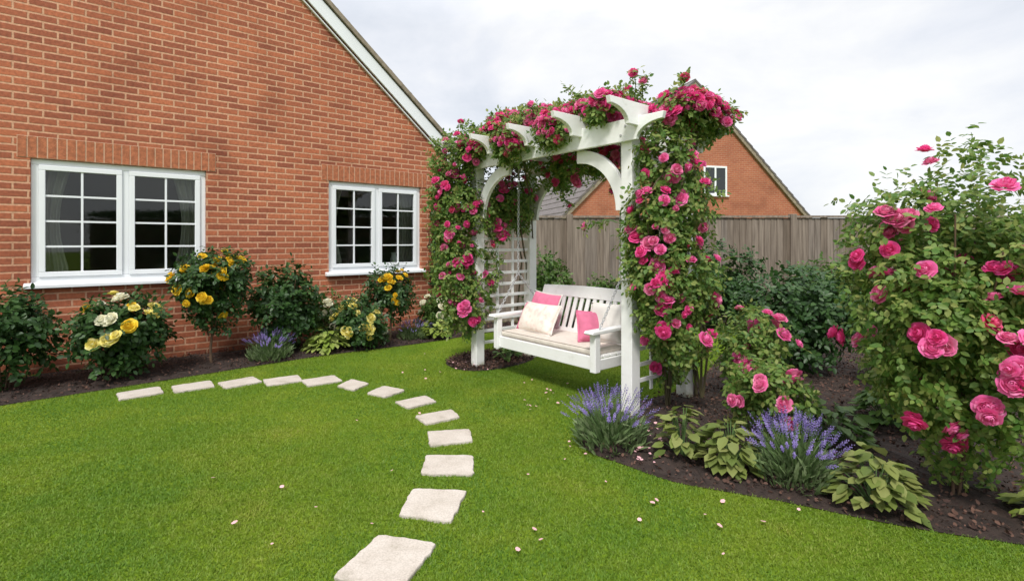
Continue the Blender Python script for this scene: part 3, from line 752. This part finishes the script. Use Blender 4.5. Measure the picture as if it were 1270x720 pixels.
# ------------------------------------------------------------------ swing benches
def chain(m, p, q, link=.034):
    p, q = Vector(p), Vector(q); d = q-p; n = int(d.length/(link*.74)); dn = d.normalized()
    a = dn.cross(Vector((.3,1,.1))).normalized(); b = dn.cross(a)
    for i in range(n):
        c = p + d*(i+.5)/n; s_, o_ = (a, b) if i % 2 else (b, a); K = 8; vs = []; fs = []
        for k in range(K):
            t = 2*math.pi*k/K; ctr = c + dn*math.cos(t)*link*.5 + s_*math.sin(t)*link*.30
            rad = (dn*math.cos(t) + s_*math.sin(t)); 
            for j in range(4):
                u = 2*math.pi*j/4; vs.append(ctr + (rad*math.cos(u) + o_*math.sin(u))*.0042)
        for k in range(K):
            for j in range(4): fs.append((k*4+j, k*4+(j+1) % 4, ((k+1) % K)*4+(j+1) % 4, ((k+1) % K)*4+j))
        m.add(vs, fs)
def make_swing(label, A, rz, a0, w0, Ln, hang):
    B = thing('swing_bench', label, 'swing bench', loc2world(A, rz, (a0, w0, 0)), rz)
    D = .54; W = M['white']
    m = MB()                            # seat deck and apron
    for i in range(6): y = .03 + i*.088; m.box(.03, Ln-.03, y, y+.074, .375, .397)
    m.box(.0, Ln, -.004, .026, .285, .395); m.box(0, Ln, D-.03, D, .285, .374); m.box(.0, .03, .026, D-.03, .287, .374); m.box(Ln-.03, Ln, .026, D-.03, .287, .374); m.box(Ln/2-.02, Ln/2+.02, .026, D-.03, .30, .374)
    m.build('seat', W, B, .004)
    bk = MB(); y0, y1, z0, z1 = D-.02, D+.15, .40, .88
    def P(x, t, dy=0): return (x, y0 + (y1-y0)*t + dy, z0 + (z1-z0)*t)
    bk.bar(P(.02, .10), P(Ln-.02, .10), .028, .07, (0, .33, .94)); 
    # gently arched top rail
    n = 12
    for i in range(n):
        xa, xb = Ln*i/n, Ln*(i+1)/n; h = lambda x: .018*math.sin(math.pi*x/Ln)
        lo = P(xa, .80); q = [P(xa, .80), P(xb, .80), (P(xb, 1)[0], P(xb, 1)[1], P(xb, 1)[2] + h(xb)), (xa, P(xa, 1)[1], P(xa, 1)[2] + h(xa))]
        bk.add([(v[0], v[1]-.016, v[2]) for v in q] + [(v[0], v[1]+.016, v[2]) for v in q], [(0,1,2,3),(7,6,5,4),(0,4,5,1),(3,2,6,7)] + ([(0,3,7,4)] if i == 0 else []) + ([(1,5,6,2)] if i == n-1 else []))
    ns = round(Ln/.092)
    for i in range(ns):
        x = .085 + (Ln-.17)*i/(ns-1); bk.bar(P(x, .12), P(x, .82), .046, .016, (0, -1, .3))
    for x in (.028, Ln-.028): bk.bar(P(x, -.05), P(x, .99), .05, .034, (0, -1, .3))
    bk.build('backrest', W, B, .003)
    for x in (.026, Ln-.026):
        m = MB(); m.box(x-.032, x+.032, -.030, .034, .270, .585)
        prof = [(-.075, .587), (-.088, .600), (-.075, .618), (.2, .622), (D+.06, .622), (D+.06, .595), (.2, .592)]
        m.prism(prof, 'x', x-.048, x+.048); m.build('armrest', W, B, .006)
    for x, hx in ((.0, hang[0]), (Ln, hang[1])):
        top = (hx-a0, .32-w0, ZB+.10); mid = (x + (hx-a0-x)*.2, .30, 1.02)
        m = MB(); chain(m, top, mid); chain(m, mid, (x, .03, .63)); chain(m, mid, (x, D+.06, .70)); m.build('chain', M['chain'], B)
    return B
make_swing('white slatted swing bench with pink and cream cushions, hung from the rose arbor', A1, RZ1, .35, -.02, 1.35, (.31, 1.68))

def pillow(name, label, cat, A, rz, pos, w, h, t, material, yaw=0, tilt=-20, roll=0, piping=None, band=None, group=None):
    n = 18; V = []; fs = []
    for sd in (1, -1):
        for j in range(n+1):
            for i in range(n+1):
                x, y = 2*i/n-1, 2*j/n-1
                th = max(0, (1-abs(x)**2.6)*(1-abs(y)**2.6))**.55
                pin = 1 - .07*(1-abs(x)**2)*(abs(y)**4) ; pin2 = 1 - .07*(1-abs(y)**2)*(abs(x)**4)
                V.append((x*w/2*pin2, sd*(th*t/2 + .004*math.sin(x*7+y*5)*th), y*h/2*pin))
    K = (n+1)**2
    for j in range(n):
        for i in range(n):
            q = j*(n+1)+i; fs.append((q, q+1, q+n+2, q+n+1)); fs.append((K+q, K+q+n+1, K+q+n+2, K+q+1))
    m = MB(); m.add(V, fs)
    if band:
        m.mi = []
        for f in m.f:
            cx_ = sum(m.v[i][0] for i in f)/4; m.mi.append(1 if cx_ < -w/2 + band[0] else 0)
        o = m.build(name, [material, band[1]], smooth=True)
    else: o = m.build(name, material, smooth=True)
    me = o.data; bm = bmesh.new(); bm.from_mesh(me); bmesh.ops.remove_doubles(bm, verts=bm.verts, dist=.0005); bmesh.ops.recalc_face_normals(bm, faces=bm.faces); bm.to_mesh(me); bm.free()
    if piping:
        m = MB(); ring = []
        for i in range(4*n):
            s_, k = divmod(i, n); x, y = [(-1+2*k/n, -1), (1, -1+2*k/n), (1-2*k/n, 1), (-1, 1-2*k/n)][s_]
            pin = 1 - .07*(1-abs(x)**2)*(abs(y)**4); pin2 = 1 - .07*(1-abs(y)**2)*(abs(x)**4); ring.append((x*w/2*pin2, 0, y*h/2*pin))
        ring.append(ring[0]); m.tube(ring, .008, 6); m.build('piping', piping, o, smooth=True)
    o.location = loc2world(A, rz, pos); o.rotation_mode = 'QUATERNION'
    q = Quaternion((0,0,1), rz + R(yaw)) @ Quaternion((1,0,0), R(tilt)) @ Quaternion((0,1,0), R(roll)); o.rotation_quaternion = q
    return tag(o, label, cat, group)
def seat_pad(label, A, rz, a0, w0, Ln):
    m = MB(); n = 10; prof = []
    y0, y1, z0, z1 = .035, .50, .398, .455
    for i in range(n+1):
        a = math.pi*(-.5 + i/n); prof.append((y1 + .022*math.cos(a), (z0+z1)/2 + (z1-z0)/2*math.sin(a)))
    for i in range(n+1):
        a = math.pi*(.5 + i/n); prof.append((y0 + .022*math.cos(a), (z0+z1)/2 + (z1-z0)/2*math.sin(a)))
    m.prism(prof, 'x', .065, Ln-.065); o = m.build('seat_cushion', M['pad'], None, .008)
    m = MB()
    for z in (z0+.008, z1-.006):
        m.tube([(.07, y0-.012, z), (Ln-.07, y0-.012, z)], .005, 6)
    m.build('piping', M['padedge'], o)
    o.location = loc2world(A, rz, (a0, w0, 0)); o.rotation_euler = (0, 0, rz); return tag(o, label, 'seat cushion')
seat_pad('oatmeal seat pad with taupe piping along the swing bench', A1, RZ1, .35, -.02, 1.35)
pillow('cushion', 'plain pink cushion half hidden behind the cream one on the swing', 'cushion', A1, RZ1, (.35+.27, .38, .635), .46, .40, .13, M['pinkcloth'], -6, -20, 2, piping=M['whitecloth'])
pillow('cushion', 'cream printed cushion with a pink band down its left edge', 'cushion', A1, RZ1, (.35+.37, .22, .59), .54, .31, .15, M['print'], -2, -28, 0, band=(.055, M['pinkcloth']), piping=M['whitecloth'])
pillow('cushion', 'rounded pink cushion leaning by the near armrest of the swing', 'cushion', A1, RZ1, (.35+1.02, .27, .585), .26, .28, .18, M['pinkcloth'], 66, -20, 4, piping=M['pinkcloth'])
pillow('cushion', 'plain white cushion behind the near armrest, partly hidden by roses', 'cushion', A1, RZ1, (.35+1.13, .36, .62), .36, .36, .15, M['whitecloth'], 14, -22, 0, piping=M['whitecloth'])

# ------------------------------------------------------------------ climbing roses
CAM = lambda rz: np.array([-math.sin(rz), -math.cos(rz), 0.0])    # towards -Y in local axes (the lawn side)
def canes(m, base, blobs, n=5):
    for i in range(n):
        tgt = [b for b in blobs]; b0 = np.array(base) + np.r_[rng.normal(0, .03, 2), 0]
        pts = [tuple(b0)]; p = b0
        for b in tgt[:3 + i % 3]:
            q = np.array(b[0]) + rng.normal(0, .08, 3); mid = (p+q)/2 + rng.normal(0, .05, 3); pts += [tuple(mid), tuple(q)]; p = q
        m.tube(pts, .011, 5, .005)
def shoots(starts, parent, size=.036, n=8, tips=True, kinds=None):
    """arching young shoots, each with its leaves"""
    for (p, d, ln) in starts:
        Ps, Os = [], []; m = MB()
        p = np.array(p, float); d = norm(np.array(d, float)); pts = [tuple(p)]
        for i in range(n):
            d = norm(d + rng.normal(0, .16, 3) + np.array([0, 0, -.05])); p = p + d*ln/n; pts.append(tuple(p))
            if i > 0:
                for _ in range(2): Ps.append(p.copy()); Os.append(norm(d + unit(1)[0]*.9))
        m.tube(pts, .005, 5, .0025); sh_ = m.build('shoot', M['greenstem'], parent)
        V, T = leaves(*sprays(np.array(Ps), np.array(Os), size)); fast('shoot_leaves', V, T, M['rose_leaf'], sh_)
        if tips and kinds and random.random() < .5: bloom(random.choice(kinds), tuple(p), tuple(d), .05, sh_, 'bud')
def climbing_rose(label, A, rz, base, col, top, nb_col, nb_top, size=.105, leaf=.040, shoot=(), group='climbing roses', dens=1.25, small=90, kinds=PINK):
    w = loc2world(A, rz, base); Rr = thing('climbing_rose', label, 'rose', (w[0], w[1], 0), rz)
    sh = np.array([base[0], base[1], 0]); mv = lambda bl: [(tuple(np.array(b[0])-sh),) + tuple(b[1:]) for b in bl]
    col, top = mv(col), mv(top)
    if not col: col, nb_col = [], 0
    m = MB(); canes(m, (0, 0, 0), (col + top[:1]) if col else [((0, 0, 1.1), 0, 0)] + top, 5); m.build('cane', M['cane'], Rr)
    if col: foliage(col, leaf, M['rose_leaf'], Rr, dens=dens)
    foliage(top, leaf, M['rose_leaf'], Rr, dens=dens, name='top_foliage', gap=-.25)
    f = CAM(rz); f2 = norm(f + np.array([0,0,.25]))
    if col: blooms(col, nb_col, kinds, size, Rr, f, .8)
    blooms(top, nb_top, kinds, size, Rr, norm(f + np.array([0,0,.55])), 1.0)
    bloom_mass(col + top, small, kinds, size, Rr, norm(f + np.array([0,0,.35 if col else .8])), 1.0)
    if shoot: shoots([(tuple(np.array(p)-sh), d, l) for p, d, l in shoot], Rr, kinds=kinds)
    return Rr
il = np.array([-.64, -.77, 0]); tc_ = np.array([.77, -.64, 0])      # picture-left and towards-camera in arbor-1 axes
def at1(post, left, near, z):
    q = np.array([0 if post == 'L' else LN1, 0, 0]) + il*left + tc_*near; return (q[0], q[1], z)
col1 = [(at1('L', .12, .06, .60), (.20, .20, .24), 190), (at1('L', .22, .04, .92), (.21, .21, .26), 250), (at1('L', .19, .05, 1.22), (.20, .20, .26), 260),
        (at1('L', .24, .02, 1.50), (.23, .23, .28), 320), (at1('L', .20, .02, 1.84), (.25, .25, .28), 360), ((.02, .36, 1.62), (.11, .32, .26), 380),
        ((.04, .38, 1.86), (.20, .42, .28), 620), (at1('L', .30, .0, 1.15), (.18, .18, .55), 200), ((.0, .17, 1.0), (.08, .13, .42), 120), (at1('L', .02, .10, 1.62), (.10, .10, .18), 60), (at1('L', .03, .10, .85), (.09, .09, .16), 50), (at1('L', .30, .1, 1.9), (.2, .2, .24), 200)]
top1 = [((-.14, -.14, 2.26), (.36, .30, .22), 420), ((.40, .10, 2.42), (.40, .34, .15), 420), ((.10, .45, 2.40), (.45, .38, .18), 360), ((.85, .35, 2.44), (.40, .42, .16), 420), ((.5, .72, 2.15), (.50, .22, .22), 340), ((1.0, .6, 2.20), (.45, .26, .17), 260), ((.74, -.13, 2.30), (.19, .13, .16), 210), ((.35, .18, 2.54), (.32, .26, .15), 260), ((.8, .2, 2.54), (.3, .26, .12), 200), ((.16, -.12, 2.34), (.18, .16, .13), 150), ((.95, .06, 2.44), (.30, .18, .12), 240)]
climbing_rose('pink climbing rose spread over the left half of the arbor roof', A1, RZ1, (-.12, DP1+.05), [], top1[1:], 0, 99, .066, small=320, shoot=[((x_, random.uniform(-.1, .5), 2.48), (random.uniform(-.4, .4), -.3, 1), random.uniform(.12, .26)) for x_ in (.05, .3, .6, .8, 1.0)])
climbing_rose('pink climbing rose smothering the front left post of the arbor', A1, RZ1, (-.16, .12), col1, top1[:1]+top1[6:], 64, 25, .066, small=120,
   shoot=[((-.05, -.1, 2.35), (-.4, -.3, .9), .35), ((.4, .1, 2.45), (.1, -.2, 1), .25), ((-.25, -.2, 1.7), (-.8, -.7, .2), .3), ((-.2, -.25, 1.0), (-.7, -.7, .1), .28), ((.8, .2, 2.45), (0, -.2, 1), .22), ((.35, .5, 2.0), (.3, 0, -1), .4), ((.6, .6, 2.05), (.3, 0, -1), .35), ((-.1, -.15, .6), (-.3, -.3, -.8), .25)])
col2 = [(at1('R', -.22, .10, 1.98), (.20, .22, .24), 220), (at1('R', -.16, .12, 1.60), (.20, .21, .24), 230), (at1('R', -.20, .08, 1.32), (.27, .24, .26), 320), (at1('R', -.17, .13, 1.05), (.21, .22, .22), 270), (at1('R', -.24, .10, .82), (.20, .22, .20), 220),
        (at1('R', -.44, -.02, 1.7), (.20, .22, .42), 320), (at1('R', -.45, -.0, 1.05), (.22, .22, .48), 360), (at1('R', -.03, .11, 1.28), (.10, .10, .30), 90), (at1('R', -.36, .08, .62), (.22, .2, .2), 170), ((LN1+.02, .45, .42), (.10, .26, .26), 150)]
top2 = [((LN1+.26, .38, 2.40), (.22, .26, .13), 220), ((1.62, .32, 2.44), (.30, .38, .15), 330), ((LN1+.15, .66, 2.36), (.32, .32, .15), 300), ((1.30, .30, 2.44), (.26, .40, .14), 280), ((1.3, .72, 2.18), (.42, .2, .17), 260), ((1.29, -.12, 2.33), (.18, .13, .15), 220), ((1.40, .08, 2.45), (.26, .18, .12), 240), ((1.85, -.06, 2.42), (.15, .15, .12), 150)]
climbing_rose('pink climbing rose spread over the right half of the arbor roof', A1, RZ1, (LN1+.12, DP1+.05), [], top2, 0, 99, .066, small=320, shoot=[((x_, random.uniform(-.1, .5), 2.50), (random.uniform(-.4, .4), -.3, 1), random.uniform(.12, .26)) for x_ in (1.25, 1.5, 1.75, 2.0, 2.3)])
climbing_rose('pink climbing rose covering the front right post and trellis of the arbor', A1, RZ1, (LN1+.06, .42), col2, [((LN1+.24, .22, 2.34), (.16, .18, .14), 90)], 52, 10, .066, small=45,
   shoot=[((LN1, .05, 2.42), (0, -.1, 1), .28), ((LN1+.2, .2, 2.40), (.3, 0, 1), .2), ((1.5, .1, 2.45), (-.1, -.3, 1), .2), ((LN1-.05, -.1, 1.5), (-.7, -.5, .3), .28), ((1.4, .6, 2.1), (-.2, 0, -1), .3)])

# ------------------------------------------------------------------ shrubs and border plants
def shrub(name, label, cat, base, r, h, leafmat, leaf, n, kinds=(), nbl=0, bs=.09, stem=None, z0=0.0, k=5, group=None, face=(.1, -.8, .3), trunk=M['trunk'], bias=.9):
    """z0 = clear stem below the crown (standard roses)"""
    t = thing(name, label, cat, (base[0], base[1], 0), random.uniform(0, 6), group); rz = t.rotation_euler[2]
    c = (z0+h)/2; rv = (h-z0)/2
    m = MB()
    if z0 > .1: m.tube([(0,0,0), (.012,.006,z0*.5), (-.006,.008,z0), (0,0,c)], .016, 7, .011)
    for i in range(7 if z0 < .1 else 4):
        a = random.uniform(0, 6.28); q = (math.cos(a)*r*.6, math.sin(a)*r*.6, c + rv*random.uniform(-.1, .7)); st = (q[0]*.12, q[1]*.12, z0*.9)
        m.tube([st, (q[0]*.5, q[1]*.5, (st[2]+q[2])*.55), q], .008, 5, .004)
    m.build('stem', trunk, t)
    bl = [((0, 0, c), (r*.85, r*.85, rv*.85), n*.5)]
    for i in range(7):
        a = 6.28*i/7 + random.uniform(-.3, .3); e = random.uniform(-.55, .75)
        bl.append(((math.cos(a)*r*.55, math.sin(a)*r*.55, c + rv*.6*e), (r*.46, r*.46, rv*.42), n*.5/7))
    foliage(bl, leaf, leafmat, t, k)
    if nbl:
        f = Vector(face); f.rotate(Matrix.Rotation(-rz, 3, 'Z')); blooms(bl, nbl, list(kinds), bs, t, tuple(f), bias, .35, 1.05)
    return t
def lavender(label, base, r, h, n, group=None):
    t = thing('lavender', label, 'lavender', (base[0], base[1], 0), 0, group)
    a = rng.uniform(0, 6.283, n); q = np.sqrt(rng.random(n)); lean = q*rng.uniform(.7, 1.1, n)
    b = np.c_[np.cos(a)*q*r*.25, np.sin(a)*q*r*.25, np.zeros(n)+.01]
    hh = h*rng.uniform(.72, 1.06, n)*(1-.22*q*q); tip = np.c_[np.cos(a)*lean*r, np.sin(a)*lean*r, hh]
    m = MB(); Pf, Df, Nf, Sf = [], [], [], []
    for i in range(n):
        p, e = b[i], tip[i]; mid = p*.45 + e*.55 + np.array([0, 0, .10*h]); m.tube([p, mid, e], .0022, 3, .0016)
        d = norm(e-mid); L_ = rng.uniform(.05, .09)*h/.36
        for j in range(16):
            s_ = -.25 + 1.15*j/15; an = j*2.4; side = norm(np.cross(d, [math.cos(an), math.sin(an), .3]))
            wgt = math.sin(math.pi*min(1, max(.12, j/15)))
            Pf.append(e + d*L_*s_); Df.append(side + d*.9); Nf.append(d + side*.2); Sf.append(.013*(.55+.6*wgt)*h/.36)
    m.build('stalk', M['greenstem'], t)
    V, T = leaves(np.array(Pf), np.array(Df), np.array(Nf), np.array(Sf)); fast('flower_spike', V, T, M['lav'], t)
    k = n*5; a = rng.uniform(0, 6.283, k); q = np.sqrt(rng.random(k)); z = rng.uniform(.02, .55, k)*h*(1-.4*q)
    P = np.c_[np.cos(a)*q*r*.75, np.sin(a)*q*r*.75, z]; D = np.c_[np.cos(a)*q, np.sin(a)*q, np.ones(k)*1.0] + rng.normal(0, .25, (k, 3))
    LEAFo = LEAF.copy(); LEAF[:, 1] *= .32
    V, T = leaves(P, D, unit(k), rng.uniform(.05, .11, k)*h/.36); LEAF[:] = LEAFo
    fast('foliage', V, T, M['lav_leaf'], t); return t
def hosta(label, base, r, h, n, leafmat, size, name='hosta', cat='plant', group=None):
    t = thing(name, label, cat, (base[0], base[1], 0), 0, group)
    a = rng.uniform(0, 6.283, n); q = np.sqrt(rng.random(n)); z = h*(1 - .75*q*q)*rng.uniform(.55, 1, n)
    P = np.c_[np.cos(a)*q*r*.7, np.sin(a)*q*r*.7, z]; D = np.c_[np.cos(a), np.sin(a), rng.uniform(-.5, .35, n)]; Nn = np.c_[np.cos(a)*.4, np.sin(a)*.4, np.ones(n)] + rng.normal(0, .2, (n, 3))
    V, T = leaves(P, D, Nn, size*rng.uniform(.7, 1.2, n)); fast('foliage', V, T, leafmat, t, True)
    m = MB()
    for i in range(0, n, 3): m.tube([(P[i,0]*.1, P[i,1]*.1, 0), (P[i,0]*.6, P[i,1]*.6, z[i]*.7), tuple(P[i])], .004, 4, .003)
    m.build('stalk', M['greenstem'], t); return t

# house border, as the photo shows it
shrub('rose_bush', 'low pale yellow rose bush under the small paned window', 'rose', G(447, 431), .33, .66, M['dark_leaf'], .055, 480, ('paleyellow',), 24, .085, face=(.25, -.7, .8))
shrub('standard_rose', 'yellow rose on a short stem beside the small paned window', 'rose', G(484, 424), .33, 1.06, M['dark_leaf'], .045, 620, ('yellow',), 26, .062, z0=.30, face=(.75, -.6, .55), bias=1.1)
shrub('flowering_shrub', 'small white flowered shrub by the corner of the house', 'shrub', G(541, 414), .28, .62, M['mid_leaf'], .045, 380, ('cream',), 12, .07)
hosta('lime green hosta under the white flowered shrub by the house corner', G(540, 419), .27, .27, 150, M['lime_leaf'], .10)
lavender('hazy grey lavender at the foot of the house wall', G(512, 421), .26, .26, 110)
w_ = wall(-.28, .14); t = thing('wall_climber', 'dark green climber on the brick wall right of the window', 'climber', (w_[0], w_[1], 0), math.atan2(vy, vx))
cl = [((0, 0, 1.75), (.16, .10, .26), 170), ((.04, 0, 1.35), (.20, .10, .32), 230), ((0, 0, .95), (.20, .12, .30), 210), ((.05, 0, .6), (.18, .12, .25), 140)]
m = MB(); canes(m, (0, 0, 0), cl[::-1], 4); m.build('stem', M['cane'], t); foliage(cl, .042, M['dark_leaf'], t); blooms(cl, 7, ['cream'], .06, t, (0, -1, 0), 1)
shrub('white_flower', 'small pale flowered plant between the two yellow roses', 'plant', G(470, 431), .12, .36, M['dark_leaf'], .04, 90, ('cream',), 6, .07)
# the border goes on below the left window
w_ = wall(-2.75, .55); shrub('laurel_shrub', 'dark evergreen shrub against the wall between the two windows', 'shrub', w_, .42, 1.15, M['dark_leaf'], .058, 760)
w_ = wall(-3.55, .60); shrub('standard_rose', 'larger yellow rose in front of the left window', 'rose', w_, .40, 1.32, M['dark_leaf'], .048, 1100, ('yellow',), 34, .068, z0=.35, face=(.5, -.7, .5))
w_ = wall(-4.35, .75); shrub('rose_bush', 'pale yellow rose bush at the left picture edge', 'rose', w_, .42, .88, M['dark_leaf'], .055, 900, ('paleyellow', 'paleyellow', 'cream', 'yellow'), 22, .078, face=(.1, -.7, .9))
w_ = wall(-3.0, .82); lavender('grey lavender edging the house bed, left of the lime hosta', w_, .28, .32, 130)
w_ = wall(-2.3, .72); hosta('broad lime green hosta at the edge of the house bed', w_, .34, .32, 190, M['lime_leaf'], .105)
w_ = wall(-2.15, .36); shrub('flowering_shrub', 'white flowered shrub behind the broad lime hosta', 'shrub', w_, .27, .72, M['mid_leaf'], .046, 420, ('cream',), 14, .07)
w_ = wall(-5.2, .6); shrub('laurel_shrub', 'dark evergreen shrub at the far left of the house bed', 'shrub', w_, .40, .95, M['dark_leaf'], .058, 650)
# behind the swing and along the fence
shrub('leafy_shrub', 'bright green leafy shrub between the swing and the fence', 'shrub', (.58, 8.0), .42, 1.25, M['mid_leaf'], .055, 800)
shrub('leafy_shrub', 'mid green shrub hidden behind the swing backrest', 'shrub', (1.5, 8.2), .42, .85, M['mid_leaf'], .055, 560)
shrub('leafy_shrub', 'dark rounded shrub against the fence just right of the arbor', 'shrub', (3.2, 7.9), .6, 1.4, M['dark_leaf'], .06, 1000)
shrub('leafy_shrub', 'broad bright green shrub in the middle of the right fence', 'shrub', (4.9, 7.7), .7, 1.2, M['mid_leaf'], .06, 1000)
shrub('leafy_shrub', 'tall dark shrub near the right end of the fence', 'shrub', (6.3, 7.3), .7, 1.75, M['dark_leaf'], .06, 1300)
# bed at the arbor's right post
lavender('purple lavender clump spilling on the lawn at the right arbor post', G(757, 553), .28, .35, 130)
hosta('light green leafy plant in the mulch beside the lavender clump', G(846, 568), .17, .36, 90, M['hosta_leaf'], .085, 'leafy_plant')
shrub('rose_bush', 'low pink flowered rose bush right of the arbor trellis', 'rose', (2.05, 4.35), .34, .85, M['rose_leaf'], .042, 620, ('palepink', 'hotpink'), 16, .075)
shrub('leafy_shrub', 'dark green mounded shrub behind the low pink rose bush', 'shrub', (3.0, 5.4), .55, 1.15, M['dark_leaf'], .058, 1000)
shrub('flowering_shrub', 'white flowered shrub in the right bed', 'shrub', (3.7, 4.6), .5, 1.0, M['mid_leaf'], .05, 900, ('cream',), 22, .075)
shrub('rose_bush', 'tall pink shrub rose filling the right edge of the picture', 'rose', (2.35, 2.75), .52, 1.95, M['rose_leaf'], .036, 4200, PINK, 98, .062, face=(-.5, -.8, .3))
hosta('low leafy plant under the white flowered shrub of the right bed', (2.75, 3.75), .30, .36, 170, M['mid_leaf'], .09, 'leafy_plant')
hosta('small dark leafy plant between the pink rose bush and the tall shrub rose', (2.15, 3.45), .26, .32, 150, M['mid_leaf'], .08, 'leafy_plant')
hosta('lime leafy plant at the right edge, below the tall pink shrub rose', (2.62, 2.42), .26, .30, 150, M['lime_leaf'], .08, 'leafy_plant')
shrub('rose_bush', 'low pale pink rose bush beside the second lavender clump', 'rose', (1.72, 3.45), .28, .62, M['rose_leaf'], .04, 480, ('palepink',), 12, .06)
lavender('purple lavender clump at the front of the right bed', G(985, 597), .26, .34, 150)
hosta('light green leafy plant between the two lavender clumps of the right bed', G(905, 582), .22, .32, 130, M['hosta_leaf'], .09, 'leafy_plant')
hosta('broad light green plant at the foot of the tall pink shrub rose', G(1085, 628), .24, .32, 140, M['hosta_leaf'], .09, 'leafy_plant')
shrub('leafy_shrub', 'dark shrub behind the tall pink shrub rose', 'shrub', (4.6, 3.9), .7, 1.5, M['dark_leaf'], .06, 1300)
# left post bed
hosta('low dark plant in the mulch at the left arbor post', loc2world(A1, RZ1, (-.02, .42, 0)), .16, .30, 60, M['mid_leaf'], .08, 'leafy_plant')
# the clipped evergreen hedge added out of view, to darken the windows' reflections
hd = thing('unseen_hedge', 'dark clipped evergreen hedge added to darken the window reflections', 'unseen_hedge', (8.6, -2.5, 0))
m = MB(); m.box(-.45, .45, -6.9, 6.9, 0, 2.25); m.build('branches', M['trunk'], hd)
n = 26000; side = rng.integers(0, 3, n); y = rng.uniform(-7.1, 7.1, n); z = rng.uniform(.02, 2.5, n); x = np.where(side == 0, -.55, np.where(side == 1, .55, rng.uniform(-.55, .55, n))); z = np.where(side == 2, 2.45, z)
P = np.c_[x, y, z] + rng.normal(0, .06, (n, 3)); On = np.c_[np.where(side == 0, -1, np.where(side == 1, 1, 0)), np.zeros(n), np.where(side == 2, 1, .2)]
V, T = leaves(P, On*.5 + unit(n), On + unit(n)*.6, rng.uniform(.06, .11, n)); fast('foliage', V, T, M['dark_leaf'], hd)

# ------------------------------------------------------------------ sky, sun, camera
SUN_EL, to_sun = R(52), Vector((-.22, -.97, 0)).normalized()
w = bpy.data.worlds.new('World'); S.world = w; w.use_nodes = True; nt = w.node_tree; nt.nodes.clear()
out = nt.nodes.new('ShaderNodeOutputWorld'); bg = nt.nodes.new('ShaderNodeBackground'); bg.inputs['Strength'].default_value = .12
sky = nt.nodes.new('ShaderNodeTexSky'); sky.sky_type = 'NISHITA'; sky.sun_disc = False; sky.sun_elevation = SUN_EL; sky.sun_rotation = math.atan2(to_sun.x, to_sun.y)
tc = nt.nodes.new('ShaderNodeTexCoord'); mp = nt.nodes.new('ShaderNodeMapping'); mp.inputs['Scale'].default_value = (1, 1, 2.2); mp.inputs['Location'].default_value = (.3, .1, .25)
L(nt, tc.outputs['Generated'], mp.inputs['Vector'])
n1 = nt.nodes.new('ShaderNodeTexNoise'); n1.inputs['Scale'].default_value = 2.5; n1.inputs['Detail'].default_value = 8; n1.inputs['Roughness'].default_value = .55; n1.inputs['Distortion'].default_value = .25
L(nt, mp.outputs[0], n1.inputs['Vector'])
cl = ramp(nt, [(.36, (4.9, 5.15, 5.6)), (.46, (5.6, 5.75, 6.1)), (.54, (6.2, 6.25, 6.35)), (.62, (6.7, 6.7, 6.7))])
L(nt, n1.outputs['Fac'], cl.inputs['Fac'])
mx = nt.nodes.new('ShaderNodeMix'); mx.data_type = 'RGBA'; mx.inputs[0].default_value = .93
L(nt, sky.outputs[0], mx.inputs[6]); L(nt, cl.outputs['Color'], mx.inputs[7])
sx = nt.nodes.new('ShaderNodeSeparateXYZ'); L(nt, tc.outputs['Generated'], sx.inputs[0])
rz_ = ramp(nt, [(.0, (.98, .98, .98)), (.38, (1.0, 1.0, 1.0)), (1.0, (2.1, 2.1, 2.1))]); L(nt, sx.outputs[2], rz_.inputs['Fac'])   # an overcast sky is brightest overhead
mz = nt.nodes.new('ShaderNodeMix'); mz.data_type = 'RGBA'; mz.blend_type = 'MULTIPLY'; mz.inputs[0].default_value = 1
L(nt, mx.outputs[2], mz.inputs[6]); L(nt, rz_.outputs['Color'], mz.inputs[7])
L(nt, mz.outputs[2], bg.inputs['Color']); L(nt, bg.outputs[0], out.inputs['Surface'])

sl_ = bpy.data.lights.new('sun', 'SUN'); sl_.energy = 2.3; sl_.angle = R(10); sl_.color = (1, .965, .90)
so = bpy.data.objects.new('sun', sl_); COL.objects.link(so)
dirv = Vector((to_sun.x*math.cos(SUN_EL), to_sun.y*math.cos(SUN_EL), math.sin(SUN_EL)))
so.rotation_euler = dirv.to_track_quat('Z', 'Y').to_euler(); so.location = dirv*30

cam = bpy.data.cameras.new('camera'); co = bpy.data.objects.new('camera', cam); COL.objects.link(co)
cam.sensor_width = 36; cam.lens = 36*F/1270; cam.shift_y = -(360-HY)/1270; cam.clip_start = .05; cam.clip_end = 2000
co.location = (0, 0, H); co.rotation_euler = (math.pi/2, 0, 0); S.camera = co
S.view_settings.view_transform = 'Standard'; S.view_settings.look = 'None'; S.view_settings.exposure = 0.42; S.view_settings.gamma = 1
S.view_settings.use_curve_mapping = False
S.cycles.max_bounces = 8; S.cycles.transparent_max_bounces = 12
S.cycles.use_denoising = True
